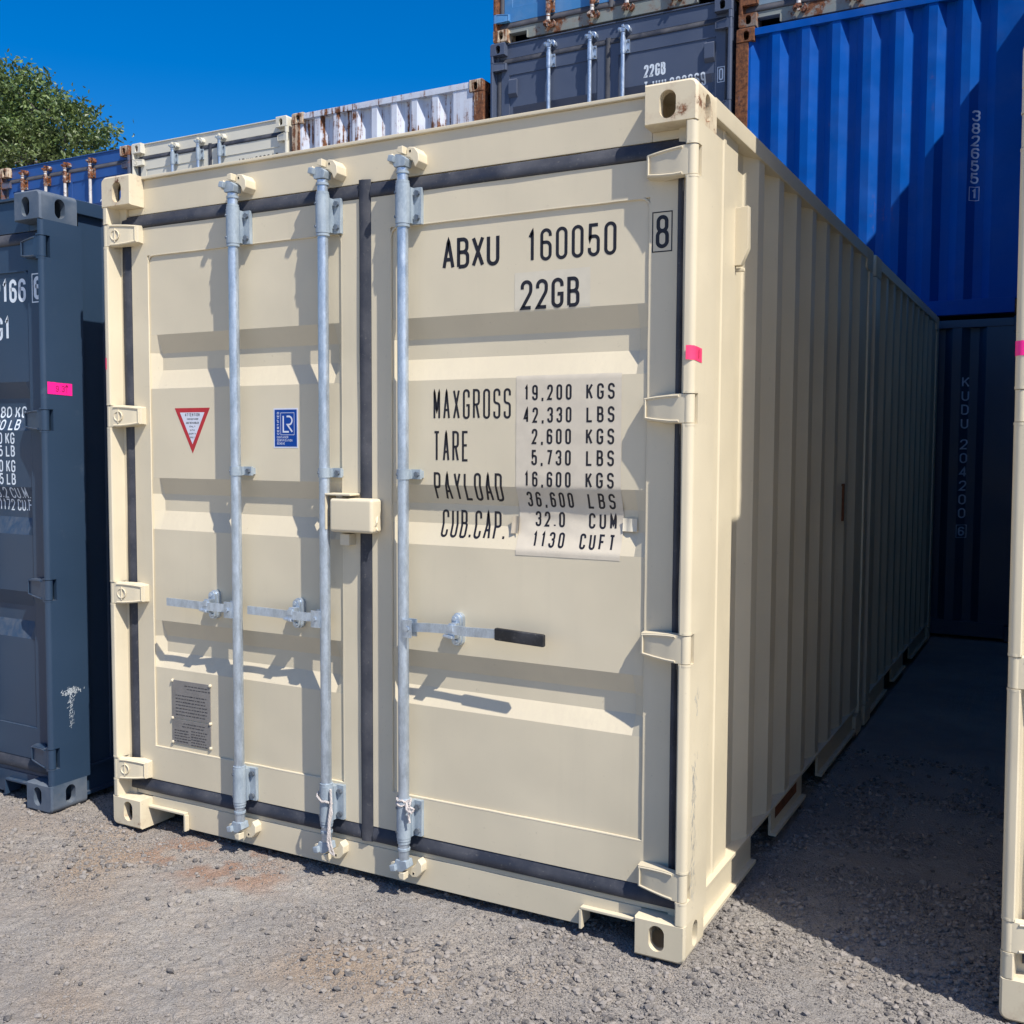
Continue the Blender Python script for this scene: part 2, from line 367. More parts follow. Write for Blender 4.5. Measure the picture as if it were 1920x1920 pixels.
def casting(mb_unused, sx, sz, Hh, y0, flip, parent, mat, L):
    """one corner casting: sx -1 left / +1 right, sz -1 bottom / +1 top, rounded outer corner and oval holes"""
    mb = MB(); w, h, d = .162, .118, .178; r = .024
    # outline in (u,v): u from outer side inward, v from outer top/bottom inward
    def P(u, v, y):
        x = u if sx < 0 else W-u; z = v if sz < 0 else Hh-v
        return (x, (y0+y) if not flip else (L-y), z)
    def outline(ins):
        o = [(r-(r-ins)*math.cos(t), r-(r-ins)*math.sin(t)) for t in (0, R(22.5), R(45), R(67.5), R(90))]
        o += [(w-ins*.5, ins), (w-ins*.5, h-ins*.5), (ins, h-ins*.5)]
        return o
    def oval(cx, cz, a, b, n=20):   # straight sided slot, a half width, b half height
        pts = []
        for k in range(n):
            t = 2*math.pi*(k+.5)/n; s = b-a
            pts.append((cx+a*math.cos(t), cz+a*math.sin(t)+(s if math.sin(t) > 0 else -s)))
        return pts
    bm = bmesh.new()
    o0, o1 = outline(.007), outline(0.)
    n = len(o0)
    V0 = [bm.verts.new(P(u, v, 0)) for u, v in o0]; V1 = [bm.verts.new(P(u, v, .007)) for u, v in o1]; V2 = [bm.verts.new(P(u, v, d)) for u, v in o1]
    def holed(loop, hole, depth_dir):
        hv = [bm.verts.new(p) for p in hole]; hb = [bm.verts.new(tuple(Vector(p)+Vector(depth_dir))) for p in hole]
        es = []
        for L_ in (loop, hv):
            for i in range(len(L_)):
                a, b = L_[i], L_[(i+1) % len(L_)]
                es.append(bm.edges.get((a, b)) or bm.edges.new((a, b)))
        bmesh.ops.triangle_fill(bm, use_beauty=True, use_dissolve=False, edges=es)
        for i in range(len(hv)):
            j = (i+1) % len(hv); bm.faces.new((hv[i], hv[j], hb[j], hb[i]))
    inw = 1 if not flip else -1
    holed(V0, [P(u, v, 0) for u, v in oval(.090, .064, .025, .040)], (0, .030*inw, 0))
    side_i = n-1                                    # edge from last (0,h) to first (0,r): the outer side
    for i in range(n):
        j = (i+1) % n
        bm.faces.new((V0[i], V0[j], V1[j], V1[i]))
        if i == side_i: continue
        bm.faces.new((V1[i], V1[j], V2[j], V2[i]))
    bm.faces.new(V2)
    i, j = side_i, 0
    holed([V1[i], V1[j], V2[j], V2[i]], [P(0, v, y) for y, v in oval(.094, .064, .025, .040)], (.028*(-sx), 0, 0))
    # cavity walls seen through the holes
    q = [P(u, v, y) for u in (.028, w-.012) for v in (.016, h-.012) for y in (.030, d-.02)]
    qv = [bm.verts.new(p) for p in q]
    for f in ((4,5,7,6),(0,1,5,4),(2,6,7,3),(1,3,7,5)): bm.faces.new([qv[k] for k in f])
    bmesh.ops.recalc_face_normals(bm, faces=bm.faces)
    me = bpy.data.meshes.new('corner_casting'); bm.to_mesh(me); bm.free()
    me.polygons.foreach_set('use_smooth', [True]*len(me.polygons)); me.set_sharp_from_angle(angle=R(35))
    me.materials.append(M[mat]); ob = bpy.data.objects.new('corner_casting', me); COL.objects.link(ob); ob.parent = parent
    return ob

HZ = (2.365, 1.657, .950, .232)      # hinge heights
def arc(cx, cy_, r, a0, a1, n=6): return [(cx+r*math.cos(R(a0+(a1-a0)*k/n)), cy_+r*math.sin(R(a0+(a1-a0)*k/n))) for k in range(n+1)]
def door_post(side, Hh, parent, mat, sw=.030):
    full = arc(.018, .018, .018, 180, 270) + [(sw, 0), (sw+.004, .004), (sw+.010, .058), (.075, .060), (.075, .110), (.02, .112), (.02, .195), (.016, .200), (0, .200)]
    notch = [(0, .044), (sw, .044), (sw+.010, .058), (.075, .060), (.075, .110), (.02, .112), (.02, .195), (.016, .200), (0, .200)]
    mir = (lambda p: p) if side < 0 else (lambda p: (W-p[0], p[1]))
    mb = MB(); k = Hh-2.591; zs = .118
    for hz in sorted(HZ):
        hz += k if hz > 2 else 0
        mb.prism([mir(p) for p in full], zs, hz-.0445); mb.prism([mir(p) for p in notch], hz-.0445, hz+.0445); zs = hz+.0445
    mb.prism([mir(p) for p in full], zs, Hh-.118)
    # weld lips at the hinge pockets
    for hz in HZ:
        hz += k if hz > 2 else 0
        for s_ in (-1, 1):
            z = hz+s_*.047
            mb.prism([mir(p) for p in arc(.0185, .0185, .0195, 140, 300, 8)+[(.034, .002), (.038, .045), (.004, .045)]], z-.0035, z+.0035)
    return mb.build('corner_post', mat, parent)
def hinge(side, hz, parent, mat, mark):
    X = (lambda u: u) if side < 0 else (lambda u: W-u)
    mb = MB(); mb.cyl(X(.0185), .0185, hz-.0415, hz+.0415, .0172, 20)
    # blade: five stations from barrel to tip (u, front y, half height)
    st = [(.016, .003, .0415), (.045, .004, .0415), (.075, .012, .0410), (.120, .022, .0375), (.160, .030, .0325), (.166, .037, .0310)]
    vs = []; fs = []
    for u, y, hh in st:
        zc = hz+(.0415-hh)*.15
        yb = YF if u > .09 else y+.022
        vs += [(X(u), y, zc-hh), (X(u), y, zc+hh), (X(u), yb, zc+hh+.003), (X(u), yb, zc-hh-.003)]
    for i in range(len(st)-1):
        for k in range(4): fs.append((i*4+k, i*4+(k+1) % 4, (i+1)*4+(k+1) % 4, (i+1)*4+k))
    fs += [(0,1,2,3), tuple(len(st)*4-4+k for k in (3,2,1,0))]
    mb.add(vs, fs)
    # raised rim along the blade edges
    for sg in (-1, 1):
        mb.tube([(X(u), y-.001, hz+(.0415-hh)*.15+sg*(hh-.005)) for u, y, hh in st[1:5]], .0035, 6)
    mb.tube([(X(.157), .0275, hz-.026), (X(.157), .0275, hz+.028)], .0034, 6)
    if mark:
        c = [(X(.066+.019*math.cos(a)), .008+.16*(.019*math.cos(a)), hz+.019*math.sin(a)) for a in [2*math.pi*k/16 for k in range(17)]]
        mb.tube(c, .0028, 6); mb.tube([(X(.066), .008, hz-.026), (X(.066), .008, hz+.026)], .003, 6)
    return mb.build('hinge', mat, parent, smooth=40)

def seal_profile(w, t):      # cross-section across width, three soft ribs; returns list of (across, y)
    return [(0, 0), (w*.06, -t*.82), (w*.14, -t), (w*.46, -t), (w*.54, -t*.80), (w*.93, -t*.34), (w, 0)]
def seal_strip(mb, horiz, a0, a1, b0, b1, yb=.066, t=.012):
    """horiz: along x from a0..a1, across z b0..b1; else along z a0..a1, across x b0..b1"""
    pr = [(b0+u, yb+y) for u, y in seal_profile(b1-b0, t)]
    n = len(pr); N = max(2, int((a1-a0)/.18)); vs = []; fs = []
    for i in range(N+1):
        a = a0+(a1-a0)*i/N; jx = random.uniform(-.0012, .0012); jy = random.uniform(-.0015, .0008)
        for q, y in pr: vs.append((a, y+jy, q+jx) if horiz else (q+jx, y+jy, a))
    for i in range(N):
        for k in range(n-1): fs.append((i*n+k, i*n+k+1, (i+1)*n+k+1, (i+1)*n+k))
        fs.append((i*n+n-1, i*n, (i+1)*n, (i+1)*n+n-1))
    fs += [tuple(range(n)), tuple(N*n+k for k in range(n-1, -1, -1))]
    mb.add(vs, fs)

def door(side, Hh, parent, pal, bands, mark):
    """one leaf with frame and pressed panel; gasket and hinges are its sub-parts"""
    k = Hh-2.591
    if side < 0: xa, xb, xl, xr = .100, 1.214, .186, 1.134
    else: xa, xb, xl, xr = 1.262, 2.362, 1.342, 2.276
    z0, z1, zl, zu = .195, 2.392+k, .332, 2.284+k
    mb = MB()
    # frame: two stiles, two rails, butted
    mb.box(xa, xl, YF, .11, z0, z1); mb.box(xr, xb, YF, .11, z0, z1)
    mb.box(xl, xr, YF, .11, z0, zl); mb.box(xl, xr, YF, .11, zu, z1)
    # pressed panel grid
    bb = [(a+k, b+k, c+k, e+k) for a, b, c, e in bands]
    zs = sorted({zl, zu} | {z for b in bb for z in b}); xs = [xl, xl+.04]
    N = 12
    xs += [xl+.04+(xr-xl-.08)*i/N for i in range(1, N)] + [xr-.04, xr]
    vs = [(x, panel_y(x, z, xl, xr, bb), z) for z in zs for x in xs]; nx = len(xs); fs = []
    for j in range(len(zs)-1):
        for i in range(nx-1): fs.append((j*nx+i, j*nx+i+1, (j+1)*nx+i+1, (j+1)*nx+i))
    mb.add(vs, fs)
    # weld bead round the panel, rounded upper corners
    c = .03
    pts = [(xl, YP-.002, zl)] + [(xl, YP-.0035, zl+(zu-c-zl)*i/24) for i in range(1, 25)] + [(xl+c*(1-math.cos(R(a))), YP-.0035, zu-c+c*math.sin(R(a))) for a in (30, 60, 90)]
    pts += [(xl+c+(xr-xl-2*c)*i/12, YP-.0035, zu) for i in range(1, 13)] + [(xr-c+c*math.sin(R(a)), YP-.0035, zu-c+c*math.cos(R(a))) for a in (30, 60, 90)]
    pts += [(xr, YP-.0035, zu-c-(zu-c-zl)*i/24) for i in range(1, 25)] + [(xr-(xr-xl)*i/12, YP-.0035, zl) for i in range(1, 13)]
    pts = [(x+random.uniform(-.0007, .0007), y, z+random.uniform(-.0007, .0007)) for x, y, z in pts]
    mb.tube(pts, .0038, 6, False)
    d = mb.build('door', pal['body'], parent, smooth=14)
    g = MB()
    if side < 0:
        seal_strip(g, False, z0, z1, .052, .100); seal_strip(g, True, .052, 1.213, z1, z1+.050); seal_strip(g, True, .052, 1.213, z0-.056, z0)
    else:
        seal_strip(g, False, z0, z1, 2.362, 2.390); seal_strip(g, True, 1.262, 2.390, z1, z1+.050); seal_strip(g, True, 1.262, 2.390, z0-.056, z0)
        seal_strip(g, False, z0-.056, z1+.062, 1.214, 1.261, yb=.062)
    g.build('gasket', pal['seal'], d, smooth=50)
    for hz in HZ: hinge(side, hz+(k if hz > 2 else 0), d, pal['hinge'], mark and side < 0)
    return d, (xl, xr, bb)

def locking_bar(x, Hh, parent, pal, hdir, grip=False, zh=.93):
    k = Hh-2.591; yb = .016
    b = MB(); b.tube([(x, yb, .12), (x, yb, 1.0), (x, yb, 1.7), (x, yb, 2.46+k)], .0190, 20)
    bar = b.build('locking_bar', pal['bar'], parent)
    for z0, z1, top in ((2.279+k, 2.402+k, True), (.200, .328, False)):
        g = MB(); g.cyl(x, yb, z0, z1, .0250, 24); g.box(x-.022, x+.022, yb, YF, z0+.004, z1-.004)
        g.box(x+.016, x+.054, .044, YF-.0005, z0+.002, z1-.002)
        g.box(x+.010, x+.0255, yb+.010, .050, z0+.003, z1-.003)
        g.cur = 1
        for zz in (z0+.022, z1-.022): g.bolt(x+.040, .044, zz, .0105, .010); g.tube([(x-.0150, yb-.0190, zz), (x-.0165, yb-.0222, zz)], .0052, 8)
        g.cur = 0
        for zz in (z0-.010, z1): g.cyl(x, yb, zz, zz+.009, .0238, 24)
        for zz in ((z1+.014, z1+.044) if top else (z0-.040, z0-.016)): g.cyl(x, yb, zz-.004, zz+.004, .0222, 20)
        g.build('bar_bracket', [pal['gear'], 'bolt'], bar, smooth=40)
    g = MB(); zc = 1.449                                     # anti-rack clamp
    g.cyl(x, yb, zc-.0165, zc+.0165, .0225, 24); g.box(x-.019, x+.019, yb, YP+.001, zc-.0155, zc+.0155); g.box(x+.015, x+.052, .040, .052, zc-.0165, zc+.0165); g.box(x+.025, x+.050, .052, YP+.002, zc-.012, zc+.012)
    g.cur = 1; g.bolt(x+.040, .040, zc, .0095, .009); g.tube([(x-.014, yb-.0165, zc), (x-.0155, yb-.0185, zc)], .005, 8)
    g.build('bar_clamp', [pal['gear'], 'bolt'], bar, smooth=40)
    for top in (True, False):                                # cam ends and their keepers
        s = 1 if top else -1; z = (2.468+k) if top else .118
        g = MB(); g.prism([(x-.022, z-.006*s), (x+.020, z-.006*s), (x+.026, z+.018*s), (x+.004, z+.034*s), (x-.014, z+.036*s), (x-.034, z+.022*s)], yb-.020, yb+.022, 'y')
        g.prism([(x-.040, z+.014*s), (x-.018, z+.008*s), (x-.014, z+.030*s), (x-.034, z+.034*s)], yb-.034, yb-.012, 'y')
        g.build('cam', pal['gear'], bar, bevel=.003)
        zq = z+.026*s; q = lambda pts: [(x+a, zq+b*s) for a, b in pts]
        kp = MB(); kp.prism(q([(.014, .026), (.024, .034), (.046, .030), (.062, .010), (.063, -.016), (.048, -.034), (.040, -.014), (.028, -.002), (.016, .002)]), .016 if top else .030, .0715, 'y')
        kp.prism(q([(-.010, .018), (-.006, .032), (.0145, .034), (.0145, .008), (.002, .010)]), -.006, .022, 'y')
        kp.cur = 1; kp.prism(q([(.026, .012), (.024, .024), (.035, .026), (.037, .014)]), (.016 if top else .030)-.0008, .034, 'y')  # dark block stands in for the shade inside the keeper's slot
        kp.build('keeper', [pal['keeper'], 'dark'], bar, bevel=.002, segs=1)
        kp = MB(); kp.prism(q([(-.052, .010), (-.036, .018), (-.028, -.002), (-.034, -.020), (-.048, -.014)]), yb-.010, .0715, 'y'); kp.build('keeper', pal['keeper'], bar, bevel=.002, segs=1)
    if hdir:
        s = hdir; h = MB()
        h.box(x+s*.012, x+s*.046, -.008, -.003, zh-.030, zh+.030); h.box(x+s*.012, x+s*.046, .026, .032, zh-.030, zh+.030)
        h.box(x+s*.008, x+s*.014, -.006, .026, zh-.030, zh+.030)
        h.bolt(x+s*.030, -.008, zh, .009, .006)
        Lh = .328 if not grip else .345
        pts = [(x+s*(.02+Lh*t), .020-.014*min(1., t*3.2)+.003*math.sin(math.pi*max(0, t*1.5-.5))**2-.004*t, zh+(.001 if not grip else .006*math.sin(min(1., t*1.5)*math.pi)) + (.006*t if not grip else .012*t)) for t in [i/20 for i in range(21)]]
        h.ribbon(pts, .030, .009)
        h.build('handle', pal['bar'], bar, smooth=40)
        hx = x+s*(.15 if not grip else .195)
        u = MB(); pl = [(hx-.020+.020+.020*math.cos(R(a)), zh+.040+.020*math.sin(R(a))) for a in range(0, 181, 30)] + [(hx+.020*math.cos(R(a)), zh-.032+.020*math.sin(R(a))) for a in range(180, 361, 30)]
        u.prism(pl, .048, YP+.001, 'y'); u.prism([(a*.86+hx*.14, b*.94+zh*.06) for a, b in pl], .036, .049, 'y')
        u.bolt(hx-.002, .036, zh+.042, .0085, .008); u.bolt(hx, .036, zh-.034, .0085, .006)
        u.prism([(hx-.014, zh-.022), (hx+.014, zh-.022), (hx+.016, zh+.030), (hx-.010, zh+.030)], .006, .036, 'y')
        u.prism([(hx-.028, zh-.014), (hx+.010, zh-.020), (hx+.008, zh-.010), (hx-.022, zh-.006)], -.006, .008, 'y')
        u.prism([(hx-.012, zh+.002), (hx+.012, zh+.004), (hx+.010, zh+.026), (hx-.008, zh+.024)], -.003, .007, 'y')
        u.build('handle_catch', pal['bar'], bar, bevel=.002)
        if grip:
            g = MB(); e = [Vector(p) for p in pts[20:]]; e.append(e[0]+Vector((s*.180, -.004, -.006)))
            g.ribbon(e, .040, .018); g.build('handle_grip', 'grip', bar, bevel=.005)
    return bar

def flute_profile(a0, a1, first_flat, pitch, uout, uin, ufirst=None):
    """list of (along, inset) for a trapezoidal corrugation from a0 to a1"""
    uf = uout if ufirst is None else ufirst
    pr = [(a0, uf), (a0+first_flat, uf)]; a = a0+first_flat; q = pitch/4
    if ufirst is not None: pr = [(a0, uf), (a0+.12, uf), (a0+.126, uf-.004), (a0+.146, uf-.004), (a0+.152, uf), (a0+first_flat, uf)]
    while a+4*q < a1-.02:
        pr += [(a+q*.95, uin), (a+2*q, uin), (a+2.95*q, uout), (a+4*q, uout)]; a += 4*q
    return pr+[(a1, uout)]
def flute_wall(mb, pr, P, z0, z1, nz=1):
    n = len(pr); vs = []
    zs = [z0, z1]
    for z in zs: vs += [P(a, u, z) for a, u in pr]
    mb.add(vs, [(i, i+1, n+i+1, n+i) for i in range(n-1)])
def flute_at(pr, a):
    for (p, u), (q, w_) in zip(pr, pr[1:]):
        if p <= a <= q: return u+(w_-u)*(a-p)/max(1e-6, q-p)
    return pr[-1][1]

def rear_post(x_out_sign, y0, y1, Hh, parent, mat):
    mb = MB()
    if x_out_sign < 0: mb.box(0, .10, y0, y1, .118, Hh-.118)
    else: mb.box(W-.10, W, y0, y1, .118, Hh-.118)
    return mb.build('corner_post', mat, parent, bevel=.006)

def container(label, loc, pal, Hh=2.591, L=6.058, front='doors', bars=(), bands=BANDS, group=None, mark=False, duo=False, pockets=True, sw=.030):
    root = thing('shipping_container', label, 'shipping container', loc, group)
    info = {}
    k = Hh-2.591
    units = [(0, 2.955), (3.055, L)] if duo else [(0, L)]
    # ---- front
    for sx in (-1, 1):
        for sz in (-1, 1): casting(None, sx, sz, Hh, 0, False, root, pal['casting'], L); casting(None, sx, sz, Hh, 0, True, root, pal['casting'], L)
    if front == 'doors':
        for s in (-1, 1): door_post(s, Hh, root, pal['post'], sw)
        h = MB(); h.box(.162, W-.162, .070, .12, 2.446+k, Hh-.012); h.box(.162, W-.162, .058, .16, Hh-.012, Hh)
        h.box(.075, .162, .070, .12, 2.446+k, Hh-.118); h.box(W-.162, W-.075, .070, .12, 2.446+k, Hh-.118)
        h.build('door_header', pal['frame'], root, bevel=.0025)
        sl = MB(); fa, fb = (.183, .360), (W-.360, W-.183); zt = .080
        poly = [(.162, .020)] if not pockets else [(.162, .080), (fa[1], zt), (fa[1], .020), (fb[0], .020), (fb[0], zt), (W-.162, zt)]
        if not pockets: poly = [(.162, .020), (W-.162, .020)]
        poly += [(W-.162, .122), (.162, .122)]
        sl.prism(poly, YF+.002, .12, 'y')
        sl.box(.075, W-.075, YF+.004, .12, .122, .139)
        if pockets:
            for a, b, inner in ((fa[0]-.02, fa[1], fa[1]), (fb[0], fb[1]+.02, fb[0])):
                sl.box(a, b, .040, YF+.0015, zt+.0, zt+.009)
                sl.box(inner-.005, inner+.005, .040, YF+.0015, .016, zt)
        sl.build('door_sill', pal['frame'], root, bevel=.002)
        for s in (-1, 1):
            d, inf = door(s, Hh, root, pal, bands, mark); info[s] = (d, inf)
        info['bars'] = [locking_bar(x, Hh, root, pal, hd, gp) for x, hd, gp in bars]
    else:
        for s in (-1, 1):
            mb = MB(); x0 = 0 if s < 0 else W-.11
            mb.box(x0, x0+.11, 0.004, .12, .118, Hh-.118); mb.build('corner_post', pal['post'], root, bevel=.008)
        mb = MB(); mb.box(.162, W-.162, .010, .09, Hh-.075, Hh-.012); mb.build('end_rail', pal['rail'], root, bevel=.004)
        mb = MB(); mb.box(.162, W-.162, .010, .09, .02, .140); mb.build('end_sill', pal['rail'], root, bevel=.004)
        pr = flute_profile(.11, W-.11, .02, .2525, .018, .074)
        pr[1] = (.11+.02, .020); mb = MB(); flute_wall(mb, pr, lambda a, u, z: (a, u, z), .13, Hh-.06)
        mb.box(.118, W-.118, .090, .10, .14, Hh-.06)
        info['wall'] = (mb.build('end_wall', pal['body'], root, smooth=8), pr)
    # ---- sides, unit by unit
    for ui, (ya, yb) in enumerate(units):
        last = ui == len(units)-1
        f0 = .178 if ui == 0 else ya+.178; f1 = yb-.178
        if ui > 0 or not last:
            for s in (-1, 1):
                for sz in (-1, 1):
                    for yy in ([ya] if ui > 0 else [])+([yb-.178] if not last else []):
                        mb = MB(); x0 = 0 if s < 0 else W-.162; z0 = 0 if sz < 0 else Hh-.118
                        mb.box(x0, x0+.162, yy, yy+.178, z0, z0+.118); mb.build('corner_casting', pal['casting'], root, bevel=.012)
                for yy in ([ya+.004] if ui > 0 else [])+([yb-.104] if not last else []): rear_post(s, yy, yy+.10, Hh, root, pal['post'])
            if not last:
                mb = MB(); mb.box(.10, W-.10, yb-.02, yb+.12, .16, Hh-.15); mb.build('coupling_panel', 'dark', root)
        for s in (-1, 1):
            X = (lambda u: u) if s < 0 else (lambda u: W-u)
            mb = MB(); mb.box(X(.002), X(.062), f0, f1, Hh-.064, Hh-.006); mb.build('top_rail', pal['rail'], root, bevel=.004)
            mb = MB(); y1_ = f1
            gaps = [] if not pockets else ([(ya+.79, ya+1.08), (ya+1.60, ya+1.92)] if duo else [(ya+2.0, ya+2.36), (yb-2.36, yb-2.0)])
            e = [f0]+[q for g_ in gaps for q in g_]+[f1]
            mb.box(X(.004), X(.070), f0, f1, .150, .160)
            for i in range(0, len(e), 2): mb.box(X(.020), X(.030), e[i], e[i+1], .046, .150); mb.box(X(.000), X(.030), e[i], e[i+1], .034, .046)
            mb.build('bottom_rail', pal['rail'], root)
            start = .202 if ui == 0 else ya+.106
            pr = flute_profile(start, yb-.106 if not last else yb-.11, (.285 if ui == 0 else .10), .278, .010, .047, .024 if ui == 0 else None)
            mb = MB(); flute_wall(mb, pr, lambda a, u, z: (X(u), a, z), .160, Hh-.062)
            info['side%d_%d' % (s, ui)] = (mb.build('side_panel', pal['body'], root, smooth=8), pr)
        # roof, floor
        mb = MB(); pr = flute_profile(ya+.13, yb-.13, .05, .21, .0, .018); flute_wall(mb, pr, lambda a, u, z: (.05+z*(W-.10), a, Hh-.012-u), 0., 1.)
        mb.build('roof', pal['body'], root, smooth=20)
        mb = MB(); mb.box(.03, W-.03, ya+.13, yb-.09, .135, .149); mb.build('floor', 'dark', root)
    # ---- rear end
    for s in (-1, 1): rear_post(s, L-.110, L-.004, Hh, root, pal['post'])
    mb = MB(); mb.box(.100, W-.100, L-.06, L-.012, .12, Hh-.02); mb.build('rear_wall', pal['body'], root)
    return root, info

def vents(root, info, pal, spots):
    for x, z in spots:
        mb = MB(); mb.prism([(YP-.034, z-.055), (YP-.034, z+.075), (YP-.026, z+.085), (YP, z+.085), (YP, z-.085), (YP-.006, z-.085)], x-.045, x+.045, 'x')
        s = -1 if x < 1.2 else 1
        mb.build('vent_cover', pal['body'], info[s][0], bevel=.004)

def pal(body, casting, frame=None, post=None, hinge=None, seal='rubber', bar='galv', gear='zinc', keeper=None, rail=None):
    return dict(body=body, casting=casting, frame=frame or body, post=post or body, hinge=hinge or body, seal=seal, bar=bar, gear=gear, keeper=keeper or casting, rail=rail or body)
P_CREAM = pal('cream', 'cream_worn', keeper='cream')
P_NAVY = pal('navy', 'navy_worn')
P_SLATE = pal('slate', 'slate', bar='galv', gear='galv', keeper='galv')
P_FARC = pal('cream_far', 'cream_far', keeper='cream_far')
P_ROYAL = pal('royal', 'royal_worn', post='royal_worn')
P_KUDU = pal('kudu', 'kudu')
P_WHITE = pal('white', 'white_worn', post='white_worn')
P_MID = pal('blue_mid', 'white_worn', frame='blue_mid', post='blue_mid_worn', hinge='blue_mid_worn', seal='rubber_far', bar='old_bar', gear='old_rust_bar', keeper='old_rust_bar')
P_SKY = pal('sky_blue', 'white_worn', frame='sky_worn', post='royal_worn', hinge='sky_blue', seal='rubber_far', bar='old_bar', gear='old_rust_bar', keeper='old_rust_bar')
P_PALE = pal('pale_blue', 'pale_worn', frame='sky_worn', post='pale_worn', hinge='pale_worn', seal='rubber_far', bar='old_bar', gear='old_rust_bar', keeper='old_rust_bar')

BARS3 = [(.675, -1, False), (1.088, -1, False), (1.422, 1, True)]
# ------------------------------------------------------------------ ground
def vnoise(x, y, s, seed):
    r = np.random.default_rng(seed).random((257, 257)); x = x/s+100; y = y/s+100
    xi = np.floor(x).astype(int); yi = np.floor(y).astype(int); fx = x-xi; fy = y-yi
    fx = fx*fx*(3-2*fx); fy = fy*fy*(3-2*fy); g = lambda a, b: r[a % 257, b % 257]
    return (g(xi, yi)*(1-fx)+g(xi+1, yi)*fx)*(1-fy)+(g(xi, yi+1)*(1-fx)+g(xi+1, yi+1)*fx)*fy
def fbm(x, y, s, seed, o=4): return sum(vnoise(x, y, s/2**i, seed+i)*.5**i for i in range(o))/sum(.5**i for i in range(o))
def gh(x, y):
    near = np.exp(-((x-1.2)**2+(y+.2)**2)/30)
    return -.013+(.020*(fbm(x, y, .55, 1)-.5)+.011*(fbm(x, y, .07, 5, 3)-.5)+.012*(fbm(x, y, .022, 15, 2)-.5))*near
def blob(x, y, cx, cy_, r): return np.exp(-((x-cx)**2+(y-cy_)**2)/(2*r*r))
fine = lambda a, b, st: np.arange(a, b, st)
def axis_(a, b, st, far):
    g = [b]; d = st
    while g[-1] < far: d *= 1.35; g.append(g[-1]+d)
    h = [a]; d = st
    while h[-1] > -far: d *= 1.35; h.append(h[-1]-d)
    return np.concatenate([h[:0:-1], np.arange(a, b, st), g])
gx = axis_(-1.4, 3.6, .0075, 600); gy = axis_(-1.6, 1.5, .0075, 600)
XX, YY = np.meshgrid(gx, gy); ZZ = gh(XX, YY)
vn = np.stack([XX, YY, ZZ], -1).reshape(-1, 3); nx_, ny_ = len(gx), len(gy)
ii, jj = np.meshgrid(np.arange(nx_-1), np.arange(ny_-1)); a0 = (jj*nx_+ii).ravel()
quads = np.stack([a0, a0+1, a0+1+nx_, a0+nx_], 1)
def np_mesh(name, verts, faces, mat, smooth=False):
    me = bpy.data.meshes.new(name); nf, k = faces.shape
    me.vertices.add(len(verts)); me.vertices.foreach_set('co', verts.astype(np.float32).ravel())
    me.loops.add(nf*k); me.loops.foreach_set('vertex_index', faces.astype(np.int32).ravel())
    me.polygons.add(nf); me.polygons.foreach_set('loop_start', np.arange(0, nf*k, k, dtype=np.int32))
    me.polygons.foreach_set('use_smooth', np.full(nf, smooth)); me.update(calc_edges=True); me.validate()
    me.materials.append(mat); o = bpy.data.objects.new(name, me); COL.objects.link(o); return o
t = NT('dusty gravel ground')
at = t.n.new('ShaderNodeAttribute'); at.attribute_name = 'soil_and_bounce'; sepa = t.n.new('ShaderNodeSeparateColor'); t.l.new(at.outputs['Color'], sepa.inputs[0])
c = t.mix(t.ramp(t.noise(1.6, 6, .65), .35, .68), (.242, .227, .217), (.375, .345, .310))
c = t.mix(t.ramp(t.noise(7, 5, .7, off=3), .5, .72, 0, .55), c, (.38, .315, .255))
c = t.mix(sepa.outputs[1], c, (.34, .245, .165)); c = t.mix(sepa.outputs[0], c, (.29, .13, .06))
c = t.mix(sepa.outputs[2], c, (.54, .475, .37))  # paler ground outside the view, added to bounce warm light
grit = t.noise(170, 4, .8, off=1); g2 = t.noise(420, 3, .8, off=5)
c = t.mix(t.ramp(grit, .54, .68, 0, .6), c, (.12, .115, .118)); c = t.mix(t.ramp(g2, .58, .70, 0, .4), c, (.36, .325, .30))
vd = t.voro(120); nb = t.bump(vd, .006, 1.); nb = t.bump(grit, .006, 1., nb); nb = t.bump(t.noise(38, 5, .7), .008, .7, nb)
t.out(c, .92, nb, 0, .25)
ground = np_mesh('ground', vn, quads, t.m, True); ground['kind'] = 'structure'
x, y = vn[:, 0], vn[:, 1]; n1 = fbm(x, y, .22, 31); n2 = fbm(x, y, .5, 41)
org = .62*np.clip((blob(x, y, .42, -.06, .10)+.9*blob(x, y, .66, -.07, .13)+.7*blob(x, y, .86, -.10, .10))*np.clip((fbm(x, y, .09, 33)-.40)*5, 0, 1.2), 0, .9)
tan = np.clip((blob(x, y, -.05, -.28, .30)+.8*blob(x, y, .25, -.36, .2)+.7*blob(x, y, 1.0, -1.0, .08)+.6*blob(x, y, 1.75, -.45, .16)+.6*blob(x, y, 1.45, -.5, .12)+.6*blob(x, y, 2.1, -.28, .08)+.5*blob(x, y, .7, -.75, .12))*np.clip((n2-.32)*3, 0, 1), 0, .75)
ca = ground.data.color_attributes.new('soil_and_bounce', 'FLOAT_COLOR', 'POINT')
bounce_zone = np.clip((np.maximum(-1.5-y, x-3.7))*1.6, 0, 1)*np.clip((7-y)*.3, 0, 1)  # unseen ground brightened to throw fill light on the shaded container side
ca.data.foreach_set('color', np.stack([org, tan, bounce_zone, 1+0*org], 1).astype(np.float32).ravel())

